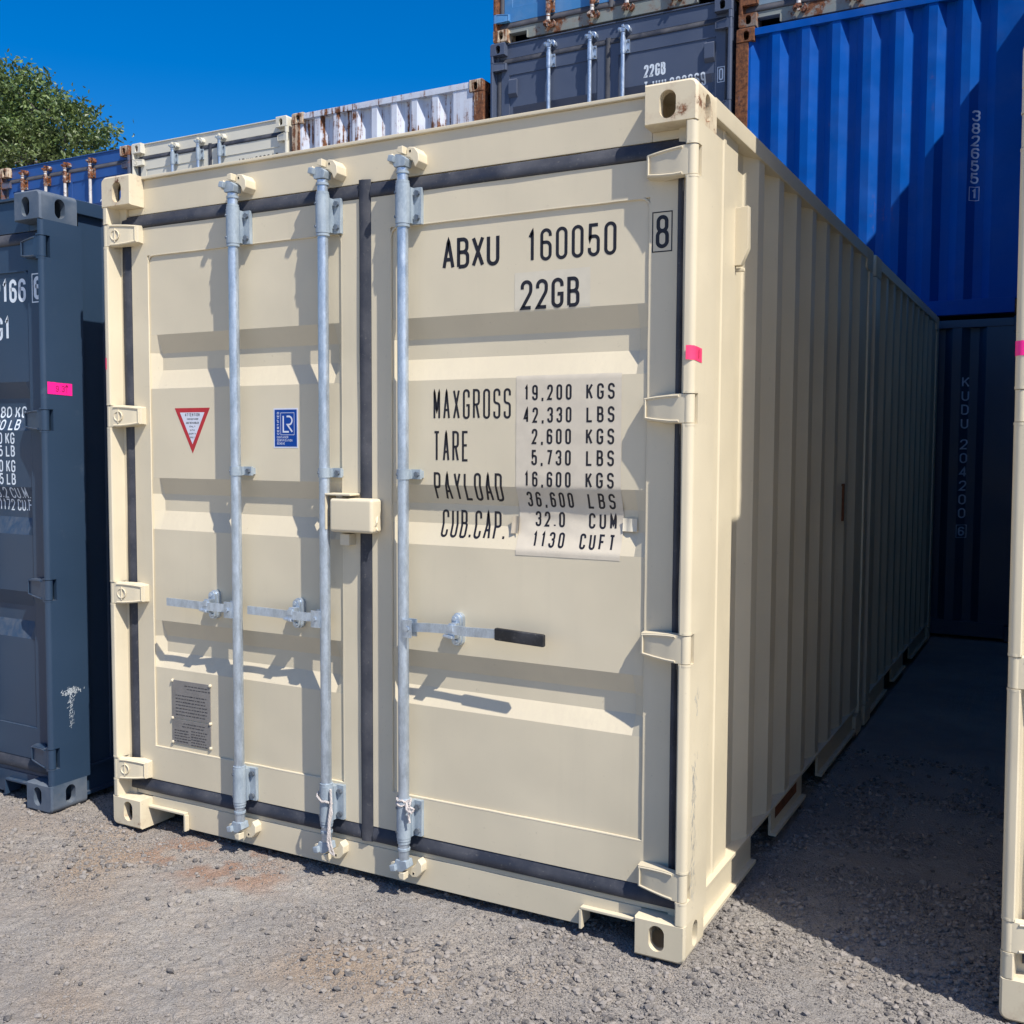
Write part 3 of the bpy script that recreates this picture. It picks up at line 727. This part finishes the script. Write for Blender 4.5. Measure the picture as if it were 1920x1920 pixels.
# loose stones: too many to count, one object
ico = bmesh.new(); bmesh.ops.create_icosphere(ico, subdivisions=1, radius=1); IV = np.array([v.co[:] for v in ico.verts]); IF = np.array([[v.index for v in f.verts] for f in ico.faces]); ico.free()
def stones(n, smin, smax, dens, box, pw):
    x = RNG.uniform(box[0], box[1], n); y = RNG.uniform(box[2], box[3], n)
    keep = RNG.random(n) < dens(x, y); x = x[keep]; y = y[keep]; m = len(x)
    s = smin+(smax-smin)*RNG.random(m)**pw
    V = np.repeat(IV[None], m, 0)*RNG.uniform(.68, 1.2, (m, len(IV), 1))
    V = V*np.stack([np.ones(m), RNG.uniform(.62, 1, m), RNG.uniform(.42, .8, m)], 1)[:, None, :]
    a = RNG.uniform(0, 6.283, m); b = RNG.normal(0, .35, m); ca_, sa = np.cos(a)[:, None], np.sin(a)[:, None]; cb, sb = np.cos(b)[:, None], np.sin(b)[:, None]
    Xr, Yr, Zr = V[..., 0], V[..., 1], V[..., 2]
    Yr, Zr = Yr*cb-Zr*sb, Yr*sb+Zr*cb; Xr, Yr = Xr*ca_-Yr*sa, Xr*sa+Yr*ca_
    P = np.stack([Xr, Yr, Zr], -1)*s[:, None, None]
    P += np.stack([x, y, gh(x, y)+s*.26], 1)[:, None, :]
    return P.reshape(-1, 3), (IF[None]+(np.arange(m)*len(IV))[:, None, None]).reshape(-1, 3)
def zones(x, y):
    z = .9*blob(x, y, -.02, -.08, .20)+.75*blob(x, y, .16, -.16, .15)+.8*blob(x, y, 1.85, -.22, .17)+1.0*blob(x, y, 2.2, -.22, .22)+.9*blob(x, y, 2.15, -.5, .25)+.6*blob(x, y, 1.5, -.25, .12)+.45*blob(x, y, 2.6, .15, .3)+.8*blob(x, y, 2.9, .6, .5)+.6*blob(x, y, 2.85, 2., 1.2)+.35*blob(x, y, -.6, .05, .2)
    return z
def d_big(x, y): return np.clip(.045+1.15*zones(x, y)*np.clip((fbm(x, y, .16, 61)-.40)*4.2, .02, 1.), 0, 1)
def d_small(x, y): return np.clip(.035+.6*zones(x, y)*np.clip((fbm(x, y, .2, 71)-.25)*2.6, .2, 1)+.4*np.clip((fbm(x, y, .26, 81)-.52)*7, 0, 1), 0, 1)
def vis(f, k):      # keep to the wedge of yard that lies before the doors and in the aisle
    return lambda x, y: np.where((y > -1.9) & (y > -1.02-.86*(x+.3)*np.where(x < 1.1, 1, 0)-np.where(x >= 1.1, 1.2-.72*(x-1.1), 0)), np.clip(f(x, y)*k, 0, 1), 0)
parts = [stones(74000, .0050, .0155, vis(d_big, 1.35), (-2.6, 3.6, -1.9, 2.6), 2.0), stones(430000, .0013, .0050, vis(d_small, 1.2), (-2.2, 3.5, -1.8, 1.0), 1.7), stones(260, .011, .017, vis(lambda x, y: np.clip(.2+zones(x, y), 0, 1), 1), (-1.0, 3.4, -1.4, 1.2), 1.5)]
vs_, fs_, o_ = [], [], 0
for v, f in parts: vs_.append(v); fs_.append(f+o_); o_ += len(v)
t = NT('loose grey stones')
gi = t.n.new('ShaderNodeNewGeometry'); rp = gi.outputs['Random Per Island']
c = t.mix(t.ramp(rp, .0, .6), (.070, .067, .068), (.235, .214, .195)); c = t.mix(t.ramp(rp, .66, 1.), c, (.265, .238, .214)); c = t.mix(t.ramp(t.noise(120, 4, .7), .35, .7, 0, .55), c, (.235, .212, .195))
t.out(c, .88, t.bump(t.noise(260, 3, .7), .0012, .7), 0, .3)
st = np_mesh('gravel', np.concatenate(vs_), np.concatenate(fs_), t.m); st['kind'] = 'stuff'; st['label'] = 'loose grey gravel scattered over the packed dirt yard'

# ------------------------------------------------------------------ trees behind the stacks
lf = NT('tree leaves'); gi = lf.n.new('ShaderNodeNewGeometry'); rp = gi.outputs['Random Per Island']
c = lf.mix(rp, (.028, .066, .018), (.16, .225, .06)); c = lf.mix(lf.ramp(lf.noise(.55, 3), .4, .7, 0, .5), c, (.115, .125, .045))
lf.out(c, .45, None, 0, .5)
ad = lf.n.new('ShaderNodeAddShader'); tr = lf.n.new('ShaderNodeBsdfTranslucent'); mxs = lf.n.new('ShaderNodeMixShader'); mxs.inputs[0].default_value = .25
lf.l.new(c, tr.inputs[0]); lf.l.new(lf.b.outputs[0], mxs.inputs[1]); lf.l.new(tr.outputs[0], mxs.inputs[2]); lf.l.new(mxs.outputs[0], lf.n['Material Output'].inputs[0]); lf.n.remove(ad)
bk = NT('tree bark'); bk.out(bk.mix(bk.noise(3, 6, .7, sc3=(4, 4, .6)), (.09, .07, .055), (.26, .23, .20)), .9, bk.bump(bk.noise(12, 5), .03), 0)
def tree(label, base, lobes, nclump, leaf, trunk_r, group=None):
    root = thing('broadleaf_tree', label, 'tree', base, group); rg = np.random.default_rng(int(abs(base[0])*10)+5)
    tk = MB(); top = Vector((0, 0, lobes[0][2]*.45)); tk.tube([(0, 0, -.2), (.15, .05, top.z*.5), (.1, -.1, top.z)], [trunk_r, trunk_r*.8, trunk_r*.62], 12)
    cl = []
    for (lx, ly, lz, r) in lobes:
        e = Vector((lx, ly, lz)); m = top.lerp(e, .5)+Vector((0, 0, .3))
        tk.tube([top+Vector((0, 0, -.4)), m, e], [trunk_r*.5, trunk_r*.3, trunk_r*.08], 8)
        k = int(nclump*r*r)
        d = rg.normal(size=(k, 3)); d /= np.linalg.norm(d, axis=1)[:, None]; rad = r*rg.uniform(.35, 1.0, k)**.6
        cc = np.array([lx, ly, lz])+d*rad[:, None]*np.array([1, 1, .8])
        cl.append(cc)
        for q in cc[::6]: tk.tube([e.lerp(Vector(q), .15), e.lerp(Vector(q), .6)+Vector((0, 0, .1)), Vector(q)], [trunk_r*.09, trunk_r*.05, trunk_r*.02], 5)
    tk.build('trunk', bk.m, root)
    cc = np.concatenate(cl); per = 95
    m = len(cc)*per; ctr = np.repeat(cc, per, 0)+rg.normal(size=(m, 3))*np.array([.25, .25, .16])*np.repeat(rg.uniform(.6, 1.25, len(cc)), per)[:, None]
    nn = rg.normal(size=(m, 3))+np.array([0, 0, .55]); nn /= np.linalg.norm(nn, axis=1)[:, None]
    t1 = np.cross(nn, rg.normal(size=(m, 3))); t1 /= np.linalg.norm(t1, axis=1)[:, None]; t2 = np.cross(nn, t1)
    ln = leaf*rg.uniform(.6, 1.25, (m, 1)); wd = ln*rg.uniform(.36, .60, (m, 1))
    P = np.stack([ctr-t1*ln, ctr+t2*wd-nn*ln*.12, ctr+t1*ln, ctr-t2*wd-nn*ln*.12], 1).reshape(-1, 3)
    o = np_mesh('crown', P, np.arange(m*4).reshape(-1, 4), lf.m); o.parent = root
    return root
tree('large broadleaf tree rising behind the blue container stack at left', (-27.7, 20.5, .35), [(-1.5, 0, 11.0, 2.6), (-3.0, .6, 12.6, 2.0), (-.9, .3, 12.7, 1.5), (.7, .2, 12.0, 1.5), (1.9, .1, 11.3, 1.35), (3.1, 0, 10.6, 1.0), (2.5, .2, 11.4, .55), (-.3, .2, 13.6, .6), (.4, 0, 12.9, .6), (-2.2, .2, 14.0, .7), (1.0, -.6, 10.3, 1.9), (-4.0, 0, 10.2, 2.4), (4.1, .4, 9.7, 1.1), (2.6, .3, 9.2, 1.5), (-4.9, .3, 12.0, 1.7)], 13.5, .085, .42, 'trees beyond the container row')
tree('small treetop just showing above the pale cream container corner', (-22.3, 22.5, 0), [(0, 0, 10.6, .75), (.4, .2, 9.9, .9), (-.8, 0, 9.4, 1.0)], 26, .075, .2, 'trees beyond the container row')

# ------------------------------------------------------------------ the cream container in front
main, mi = container('clean cream shipping container with white data sheet on its right door', (0, 0, 0), P_CREAM, bars=BARS3, mark=True, duo=True)
dl, (lxl, lxr, bb) = mi[-1]; dr, (rxl, rxr, _) = mi[1]
mL, mR = door_map(lxl, lxr, bb), door_map(rxl, rxr, bb)
T = Text(); T.write('ABXU', 1.546, 1.762, 2.126, 2.226, .0125, mR, .20); T.write('160050', 1.862, 2.167, 2.127, 2.227, .0105, mR, .36); T.build('lettering', 'ink', dr)
T = Text(); T.write('22GB', 1.840, 2.046, 1.978, 2.071, .0115, lambda u, v, l: mR(u, v, l+.0006), .30); T.build('lettering', 'ink', dr)
def sheet(x0, x1, z0, z1, mapf, nxx, nz, name, mat, parent, jag=0.):
    mb = MB(); vs = []
    for j in range(nz+1):
        for i in range(nxx+1): vs.append(mapf(x0+(x1-x0)*i/nxx, z0+(z1-z0)*j/nz, 0))
    mb.add(vs, [(j*(nxx+1)+i, j*(nxx+1)+i+1, (j+1)*(nxx+1)+i+1, (j+1)*(nxx+1)+i) for j in range(nz) for i in range(nxx)])
    return mb.build(name, mat, parent, smooth=60)
sheet(1.818, 2.082, 1.972, 2.096, lambda u, v, l: (u, panel_y(u, v, rxl, rxr, bb)-.0005, v), 4, 14, 'label_patch', 'patch', dr)
T = Text(); T.frame(2.285, 2.345, 2.122, 2.237, .0035, mR); T.write('8', 2.295, 2.336, 2.131, 2.228, .0115, mR); T.build('lettering', 'ink', dr)
def smooth_y(u, v):
    return sum(panel_y(u, v+d*.012, rxl, rxr, bb) for d in range(-3, 4))/7
def crease(u, v): return .0011*math.sin(v*61+u*17+2*math.sin(u*13))*(1 if 1.22 < v < 1.46 else .25)+.0014*math.exp(-((v-1.335-(u-2)*.12)/.012)**2)
def sheet_map(u, v, l): return (u, min(smooth_y(u, v), panel_y(u, v, rxl, rxr, bb))-.0010-max(0, crease(u, v))-l, v)
sheet(1.826, 2.190, 1.194, 1.770, sheet_map, 30, 72, 'data_sheet', 'sticker', dr)
sh2 = lambda u, v, l: sheet_map(u, v, l+.0004)
T = Text()
T.write('MAXGROSS', 1.511, 1.806, 1.634, 1.732, .0075, mR, .46); T.write('TARE', 1.511, 1.648, 1.494, 1.595, .0078, mR, .46)
T.write('PAYLOAD', 1.512, 1.774, 1.364, 1.457, .0078, mR, .46); T.write('CUB.CAP.', 1.530, 1.776, 1.238, 1.331, .0078, mR, .40); T.build('lettering', 'ink', dr)
T = Text()
for num, un, z, u0, u1, v0 in (('19,200', 'KGS', 1.740, 1.855, 2.022, 2.072), ('42,330', 'LBS', 1.669, 1.853, 2.022, 2.073), ('2,600', 'KGS', 1.601, 1.883, 2.021, 2.072), ('5,730', 'LBS', 1.534, 1.882, 2.021, 2.073), ('16,600', 'KGS', 1.465, 1.857, 2.021, 2.072), ('36,600', 'LBS', 1.400, 1.860, 2.024, 2.074), ('32.0', 'CUM', 1.337, 1.885, 1.990, 2.073), ('1130', 'CUFT', 1.272, 1.882, 1.994, 2.048)):
    T.write(num, u0, u1, z-.049, z, .0068, sh2, .62); T.write(un, v0, 2.167, z-.049, z, .0068, sh2, .62)
T.build('lettering', 'ink', dr)
for x0, x1, z0, z1 in ((1.802, 1.828, 1.262, 1.318), (2.190, 2.236, 1.285, 1.325)):
    sheet(x0, x1, z0, z1, lambda u, v, l: (u, smooth_y(u, v)-.004-.006*abs(math.sin(u*90)), v), 6, 6, 'torn_tape', 'patch' if x0 > 2 else 'tape_brown', dr)
# warning triangle, certificate sticker, data plates
def flat_poly(pts, y, name, mat, parent):
    return MB().prism(pts, y, y+.0006, 'y').build(name, mat, parent)
tri = [(.316, 1.687), (.500, 1.687), (.408, 1.512)]; cen = Vector((.408, 1.630))
w1 = flat_poly(tri, YP-.0006, 'warning_sticker', 'red', dl)
flat_poly([tuple(cen+(Vector(p)-cen)*.70) for p in tri], YP-.0009, 'sticker_face', 'pale', dl)
fl = lambda y: (lambda u, v, l: (u, y-l*.5, v))
T = Text(); T.write('ATTENTION', .371, .447, 1.655, 1.6675, .0018, fl(YP-.0012), .5)
T.write('THIS CONTAINER', .380, .440, 1.641, 1.648, .0012, fl(YP-.0012), .3); T.write('MUST BE HANDLED', .376, .442, 1.626, 1.6335, .0014, fl(YP-.0012), .3)
T.write('ONLY', .393, .425, 1.6125, 1.619, .0012, fl(YP-.0012), .3); T.write('WITH', .396, .420, 1.5985, 1.605, .0013, fl(YP-.0012), .3); T.write('EMPTY', .390, .427, 1.584, 1.591, .0013, fl(YP-.0012), .3); T.write('ONLY', .397, .419, 1.571, 1.577, .0012, fl(YP-.0012), .3)
T.build('sticker_print', 'plate_ink', dl)
flat_poly([(.815, 1.535), (.929, 1.535), (.929, 1.680), (.815, 1.680)], YP-.0006, 'certificate_sticker', 'pale', dl)
flat_poly([(.820, 1.540), (.924, 1.540), (.924, 1.675), (.820, 1.675)], YP-.0009, 'sticker_face', 'lr_blue', dl)
T = Text(); q = fl(YP-.0012); T.frame(.849, .912, 1.583, 1.663, .0016, q)
T.stroke([Vector(p) for p in ((.861, 1.652), (.861, 1.594), (.887, 1.594))], .0062, False, q)
T.stroke(fillet([(.877, 1.650, 0), (.902, 1.650, .02), (.902, 1.620, .02), (.880, 1.620, .0)], False)+[Vector((.903, 1.594))], .0062, False, q)
T.write('CONTAINER', .831, .884, 1.570, 1.5785, .0013, q, .35); T.write('CERTIFICATION', .831, .903, 1.5585, 1.567, .0013, q, .35); T.write('SCHEME', .831, .868, 1.547, 1.5555, .0013, q, .35)
T.write('CERTIFIED', 0, .082, 0, .0105, .0018, lambda u, v, l: (.842-v, YP-.0012-l*.5, 1.584+u), .4)
T.build('sticker_print', 'pale', dl)
pz = (.613, .459, .358)
for a, b in ((pz[0], pz[1]+.002), (pz[1]-.002, pz[2])):
    pm = MB(); pm.box(.279, .484, YP-.0035, YP+.001, b, a); pl_ = pm.build('data_plate', 'plate', dl, bevel=.0008)
    T = Text(); q = fl(YP-.0041); h = a-b
    rows = [(.07, .34, .60), (.15, .40, .55)] + [(.34+.085*i, .10, .38) for i in range(7)] + [(.34+.085*i, .52, .36) for i in range(7)] if a > .5 else [(.10, .30, .5), (.22, .26, .55)]+[(.40+.11*i, .06, .36) for i in range(5)]+[(.36+.11*i, .50, .36) for i in range(6)]
    for r0, c0, cw in rows:
        z = a-h*(r0+.05); u = .279+.205*c0
        while u < .279+.205*min(.95, c0+cw): s_ = random.uniform(.006, .016); T.stroke([Vector((u, z)), Vector((u+s_, z))], random.uniform(.0022, .0036), False, q); u += s_+random.uniform(.002, .005)
    T.build('engraving', 'plate_ink', pl_)
for z in (pz[0]-.004, pz[1], pz[2]+.004):
    for x_ in (.281, .482): rv = MB(); rv.tube([(x_, YP, z), (x_, YP-.005, z), (x_, YP-.008, z)], [.007, .0065, .003], 12); rv.build('rivet', 'cream', dl)
# lock box over the door joint
lb = MB(); bx0, bx1, bz0, bz1 = 1.122, 1.306, 1.243, 1.362
lb.box(bx0, bx1, -.004, .058, bz0, bz1); lo = lb.build('lock_box', 'cream', dr, bevel=.012, segs=3)
lb = MB(); lb.box(1.100, 1.106, .000, .060, 1.250, 1.378); lb.box(1.106, 1.212, -.002, .060, 1.371, 1.378); lb.box(1.150, 1.190, .022, .060, 1.196, 1.236); lb.build('lock_channel', 'cream', dl, bevel=.002)
lb = MB()
for i, (a, b, c, d) in enumerate(((1.300, 1.262, 1.312, 1.30), (1.298, 1.246, 1.316, 1.262))): lb.tube([(a, .012+.008*i, b), (c, .016, (b+d)/2), (a+.004, .03, d)], .004, 6)
lb.build('weld_scar', 'cream', lo)
mb = MB(); mb.box(W-.012, W-.002, 2.30, 2.316, 1.19, 1.36); mb.box(W-.012, W-.002, 2.285, 2.316, 1.36, 1.372); mb.build('tie_hook', 'rust_mark', main)
# fork pocket marking, side vent
mb = MB(); mb.box(W-.0195, W-.0185, 1.14, 1.50, .085, .142); mb.build('rust_mark', 'rust_mark', main)
mb = MB(); mb.prism([(W-.040, 2.32), (W+.018, 2.325), (W+.020, 2.19), (W-.004, 2.135), (W-.040, 2.135)], .470, .500, 'y'); mb.box(W-.03, W+.004, .488, .498, 2.118, 2.130)
mb.build('vent_cover', 'cream', main, bevel=.003)
def scrapes(parent, n, yc, zc, sy_, sz_, mat, tail=0.):
    mb = MB()
    for i in range(n):
        yv = yc+random.gauss(0, sy_); z = zc+random.gauss(0, sz_); l_, w_ = random.uniform(.003, .016), random.uniform(.0006, .0019); an = random.gauss(1.5, .35)
        dy, dz = math.cos(an)*l_, math.sin(an)*l_; py, pz_ = -math.sin(an)*w_, math.cos(an)*w_; xx = W+.0003+i*4e-6
        mb.add([(xx, yv-dy-py, z-dz-pz_), (xx, yv+dy-py*.3, z+dz-pz_*.3), (xx, yv+dy+py*.3, z+dz+pz_*.3), (xx, yv-dy+py, z-dz+pz_)], [(0, 1, 2, 3)])
    return mb.build('paint_scrape', mat, parent)
sc_m = flat('grey scuff', (.40, .40, .37), .6, .3)
scrapes(main, 60, .060, .52, .012, .05, sc_m); scrapes(main, 70, .062, .33, .012, .09, sc_m); scrapes(main, 14, .075, .78, .008, .02, sc_m)
def post_path(s, side):    # around the front corner of a post: s metres from the inner front edge
    if s < .012: u, y_ = .030-s, 0.
    elif s < .012+.018*math.pi/2: a = (s-.012)/.018; u, y_ = .018-.018*math.sin(a), .018-.018*math.cos(a)
    else: u, y_ = 0., .018+s-.012-.018*math.pi/2
    return u, y_
def wrap_tape(s0, s1, z0, z1, side, name, mat, parent, skew=0., lift=.0012, curl=0.):
    N = 22; vs = []
    for j in range(3):
        for i in range(N+1):
            s_ = s0+(s1-s0)*i/N; u, y_ = post_path(s_, side)
            a = min(max((s_-.012)/.018, 0), math.pi/2); nu, ny = -math.sin(a), -math.cos(a); L_ = lift+curl*max(0, 1-i/5)*.006
            u += nu*L_; y_ += ny*L_
            vs.append((u if side < 0 else W-u, y_, z0+(z1-z0)*j/2+skew*i/N+random.uniform(-.0006, .0006)))
    mb = MB(); mb.add(vs, [(j*(N+1)+i, j*(N+1)+i+1, (j+1)*(N+1)+i+1, (j+1)*(N+1)+i) for j in range(2) for i in range(N)])
    return mb.build(name, mat, parent)
def post_map(side, s0, lift=.0019):
    def f(u, v, l):
        a, y_ = post_path(s0+u, side); aa = min(max((s0+u-.012)/.018, 0), math.pi/2); k_ = lift+l
        a += -math.sin(aa)*k_; y_ += -math.cos(aa)*k_; return (a if side < 0 else W-a, y_, v)
    return f
tp = wrap_tape(.008, .092, 1.797, 1.838, 1, 'marker_tape', 'pink', main, -.006, curl=1); tp['label'] = 'pink tape with a hand written nought round the right corner post'
T = Text(); T.stroke(fillet([(.060, 1.800, .004), (.056, 1.822, .008), (.066, 1.830, .006), (.066, 1.806, .008)], True), .0016, True, post_map(1, 0.)); T.build('handwriting', 'marker', tp)
tp = wrap_tape(.012, .034, 1.842, 1.888, -1, 'marker_tape', 'pink', main); tp['label'] = 'small pink tape on the left corner post'
# ropes tied round the bar ends
def rope(label, pts, r=.0042):
    P = []
    for a, b in zip(pts, pts[1:]):
        a, b = Vector(a), Vector(b); n = max(2, int((b-a).length/.0022))
        P += [a.lerp(b, i/n) for i in range(n)]
    mb = MB()
    for ph in (0, 2.1, 4.2):       # three twisted strands
        Q = []
        for i, p in enumerate(P):
            d = (P[min(i+1, len(P)-1)]-P[max(i-1, 0)]).normalized(); a = d.orthogonal() if abs(d.y) > .9 else d.cross(Vector((0, 1, 0))); a.normalize(); b = d.cross(a); t_ = ph+i*.75
            Q.append(p+(a*math.cos(t_)+b*math.sin(t_))*r*.55)
        mb.tube(Q[::2], r*.62, 5)
    o = mb.build('rope', 'rope', None); o['label'] = label; o['category'] = 'rope'; o['group'] = 'ropes tied to the locking bars'; return o
x2, x3 = 1.088, 1.422
ring = lambda x_, z, r, a0, a1, dz=0., n=14: [(x_+r*math.cos(R(a0+(a1-a0)*i/n)), .016+r*math.sin(R(a0+(a1-a0)*i/n)), z+dz*i/n+.003*math.sin(i*1.3)) for i in range(n+1)]
rope('white rope looped on the middle locking bar and hanging to its foot', ring(x2, .300, .033, 170, 345, -.030)+[(x2+.034, -.004, .272), (x2+.040, -.006, .24), (x2+.034, -.012, .20), (x2+.036, -.014, .15), (x2+.044, -.012, .115), (x2+.050, -.006, .088), (x2+.038, -.014, .10), (x2+.030, -.018, .14), (x2+.034, -.014, .22), (x2+.038, -.006, .28), (x2+.030, .0, .325)])
rope('white rope wound and knotted round the foot of the right locking bar', ring(x3, .338, .0235, 150, 520, -.012, 30)+ring(x3, .322, .0245, 160, 350, -.006)+[(x3+.030, -.010, .312), (x3+.042, -.010, .330), (x3+.040, -.004, .345), (x3+.030, -.012, .336), (x3+.034, -.018, .312), (x3+.050, -.012, .302), (x3+.056, -.006, .314), (x3+.044, -.016, .322), (x3+.038, -.012, .290), (x3+.040, -.008, .262)])

# ------------------------------------------------------------------ dark container at left
BN = [(1.821, 1.752, 1.686, 1.614), (1.372, 1.305, 1.240, 1.168), (.922, .855, .790, .718)]
nv, ni = container('slate blue container with pink tape on its scuffed corner post', (-2.764, -.035, 0), P_NAVY, bars=[(.44, 1, False), (.93, 1, False), (1.46, -1, False), (1.95, -1, False)], bands=BN, sw=.0195)
d, (axl, axr, ab) = ni[1]; mp_ = door_map(axl, axr, ab); ox = 2.742; nv.rotation_euler.y = R(.30)
def nav(T, s, x0, x1, z0, z1, w, gap=.34, sl=0.): T.write(s, x0+ox, x1+ox, z0, z1, w, mp_, gap)
T = Text(); nav(T, '2166', -.704, -.490, 2.156, 2.254, .0150, .22); nav(T, 'G1', -.690, -.598, 2.000, 2.098, .0150, .22); nav(T, '480 KG', -.748, -.536, 1.669, 1.718, .0072, .25)
nav(T, '200 LB', -.768, -.556, 1.616, 1.662, .0068, .25); nav(T, '0 KG', -.692, -.584, 1.556, 1.606, .0072, .25); nav(T, '5 LB', -.690, -.583, 1.502, 1.550, .0072, .25)
nav(T, '0 KG', -.690, -.582, 1.435, 1.488, .0072, .25); nav(T, '5 LB', -.688, -.581, 1.381, 1.430, .0072, .25); nav(T, '33.2 CU.M.', -.760, -.508, 1.322, 1.370, .0058, .28); nav(T, '1172 CU.FT.', -.730, -.472, 1.268, 1.318, .0058, .28)
T.frame(-.440+ox, -.372+ox, 2.150, 2.266, .005, mp_); nav(T, '6', -.430, -.384, 2.160, 2.256, .0165); T.build('lettering', 'white_ink', d)
tp = wrap_tape(.040, .160, 1.765, 1.815, 1, 'marker_tape', 'magenta', nv, -.004)
T = Text(); pm_ = post_map(1, .040)
T.write('9.3', .040, .082, 1.776, 1.800, .0018, pm_); T.stroke([Vector(p) for p in ((.092, 1.772), (.093, 1.802))], .0016, False, pm_); T.stroke([Vector(p) for p in ((.086, 1.795), (.093, 1.804), (.099, 1.795))], .0026, False, pm_); T.build('handwriting', 'marker', tp)
mb = MB()       # scraped paint on the post
for i in range(150):
    s_ = random.gauss(0, .022); z = .505+random.gauss(0, .009)
    if i % 3 == 0: s_ = random.gauss(0, .006); z = .49-random.random()*.14
    l_, w_ = random.uniform(.002, .009), random.uniform(.0007, .0022); an = random.gauss(1.4, .7) if i % 3 == 0 else random.gauss(.5, .9)
    dy, dz = math.cos(an)*l_, math.sin(an)*l_; py, pz_ = -math.sin(an)*w_, math.cos(an)*w_; yv = .105+s_; xx = W+.0003+i*4e-6
    mb.add([(xx, yv-dy-py, z-dz-pz_), (xx, yv+dy-py*.3, z+dz-pz_*.3), (xx, yv+dy+py*.3, z+dz+pz_*.3), (xx, yv-dy+py, z-dz+pz_)], [(0, 1, 2, 3)])
mb.build('paint_scrape', flat('scraped bare paint', (.40, .44, .48), .7, .3), nv)

# ------------------------------------------------------------------ right hand stack, seen edge on
rc, ri = container('cream container at the right edge with a pink tape band', (3.279, .140, 0), P_CREAM, bars=BARS3)
rc.rotation_euler.y = R(-.50)
tp = wrap_tape(.002, .060, 1.787, 1.826, -1, 'marker_tape', 'magenta', rc)
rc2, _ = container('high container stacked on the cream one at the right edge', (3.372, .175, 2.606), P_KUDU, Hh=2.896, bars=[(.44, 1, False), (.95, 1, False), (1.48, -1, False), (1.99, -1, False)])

rc2.rotation_euler.y = R(-.50)
# ------------------------------------------------------------------ row of stacks behind
RY = 6.24; RX = (-9.275, -6.800, -4.300, -1.785, .690, 3.185); G1_ = 'containers stacked in the row behind'
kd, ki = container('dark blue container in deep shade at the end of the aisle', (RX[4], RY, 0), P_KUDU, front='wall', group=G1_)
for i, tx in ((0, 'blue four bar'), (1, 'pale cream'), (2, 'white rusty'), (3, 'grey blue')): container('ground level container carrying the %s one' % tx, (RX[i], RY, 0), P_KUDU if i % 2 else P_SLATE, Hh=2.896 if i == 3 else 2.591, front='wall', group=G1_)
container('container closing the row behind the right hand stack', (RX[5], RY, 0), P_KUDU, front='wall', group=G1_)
Z2 = 2.601
ry, rinf = container('royal blue corrugated container with white number down its end wall', (RX[4], RY, Z2), P_ROYAL, front='wall', group=G1_)
wh, winf = container('white container with rust streaks and rusty corner posts', (RX[2], RY, Z2), P_WHITE, front='wall', group=G1_)
sl_, sinf = container('grey blue container lettered 22GB with three locking bars', (RX[3], RY, Z2+.305), P_SLATE, bars=[(.64, -1, False), (1.07, -1, False), (1.405, 1, True)], group=G1_)
fc, finf = container('pale cream container with three galvanised bars and black seals', (RX[1], RY, Z2), P_FARC, bars=BARS3, mark=True, group=G1_)
mbl, binf = container('mid blue container with rusty header and four weathered bars', (RX[0], RY, Z2), P_MID, bars=[(.44, 1, False), (.89, 1, False), (1.26, -1, False), (1.725, -1, False)], group=G1_)
container('faded light blue container with rusty sill on the topmost tier', (RX[3]+.02, RY+.02, Z2+2.906), P_SKY, bars=[(.60, 1, False), (1.06, 1, False), (1.41, -1, False), (1.88, -1, False)], group=G1_)
container('weathered pale blue container on top of the royal blue one', (RX[4]+.01, RY+.02, Z2+2.601), P_PALE, bars=[(.52, 1, False), (.98, 1, False), (1.46, -1, False), (1.95, -1, False)], group=G1_)
vents(sl_, sinf, P_SLATE, [(.235, 2.15), (2.222, 2.155)])
d, (xl_, xr_, sb) = sinf[1]; ms = door_map(xl_, xr_, sb)
T = Text(); T.write('22GB', 1.595, 1.805, 2.035, 2.148, .019, ms, .2); T.write('TJHU 223069', 1.595, 2.180, 1.888, 1.998, .015, ms, .36)
T.frame(2.296, 2.358, 1.882, 2.012, .006, ms); T.write('0', 2.308, 2.348, 1.896, 2.000, .013, ms); T.build('lettering', 'white_ink', d)
d, (xl_, xr_, sb) = finf[1]; ms = door_map(xl_, xr_, sb)
T = Text(); T.write('ABXU 200047', 1.66, 2.25, 2.112, 2.220, .016, ms, .40); T.build('lettering', 'ink', d)
d, (xl_, xr_, sb) = binf[1]; ms = door_map(xl_, xr_, sb)
T = Text(); T.write('TU', 1.53, 1.67, 1.912, 2.014, .016, ms, .3); T.write('3', 1.842, 1.900, 1.912, 2.014, .016, ms); T.build('lettering', 'white_ink', d)
# numbers running down the end walls
def down(T, s, xc, ztop, step, w, h, sw, pr, sp=.5):
    z = ztop; q = lambda u, v, l: (u, flute_at(pr, u)-.0006-l, v)
    for ch in s:
        if ch == ' ': z -= step*sp; continue
        if ch == '[': continue
        T.write(ch, xc-w/2, xc+w/2, z-h, z, sw, q); z -= step
    return z, q
ob, pr = rinf['wall']; T = Text(); xc = 2.640-RX[4]
z, q = down(T, '382655', xc, 4.235-Z2, .098, .058, .085, .0135, pr); z -= .028; T.write('1', xc-.022, xc+.022, z-.078, z, .013, q); T.frame(xc-.033, xc+.036, z-.092, z+.014, .005, q); T.build('lettering', 'blue_ink', ob)
ob, pr = ki['wall']; T = Text(); xc = 2.625-RX[4]
z, q = down(T, 'KUDU 204200', xc, 2.125, .112, .052, .082, .011, pr); z -= .04; T.write('6', xc-.022, xc+.022, z-.075, z, .012, q); T.frame(xc-.034, xc+.036, z-.088, z+.014, .004, q); T.build('lettering', 'blue_ink', ob)
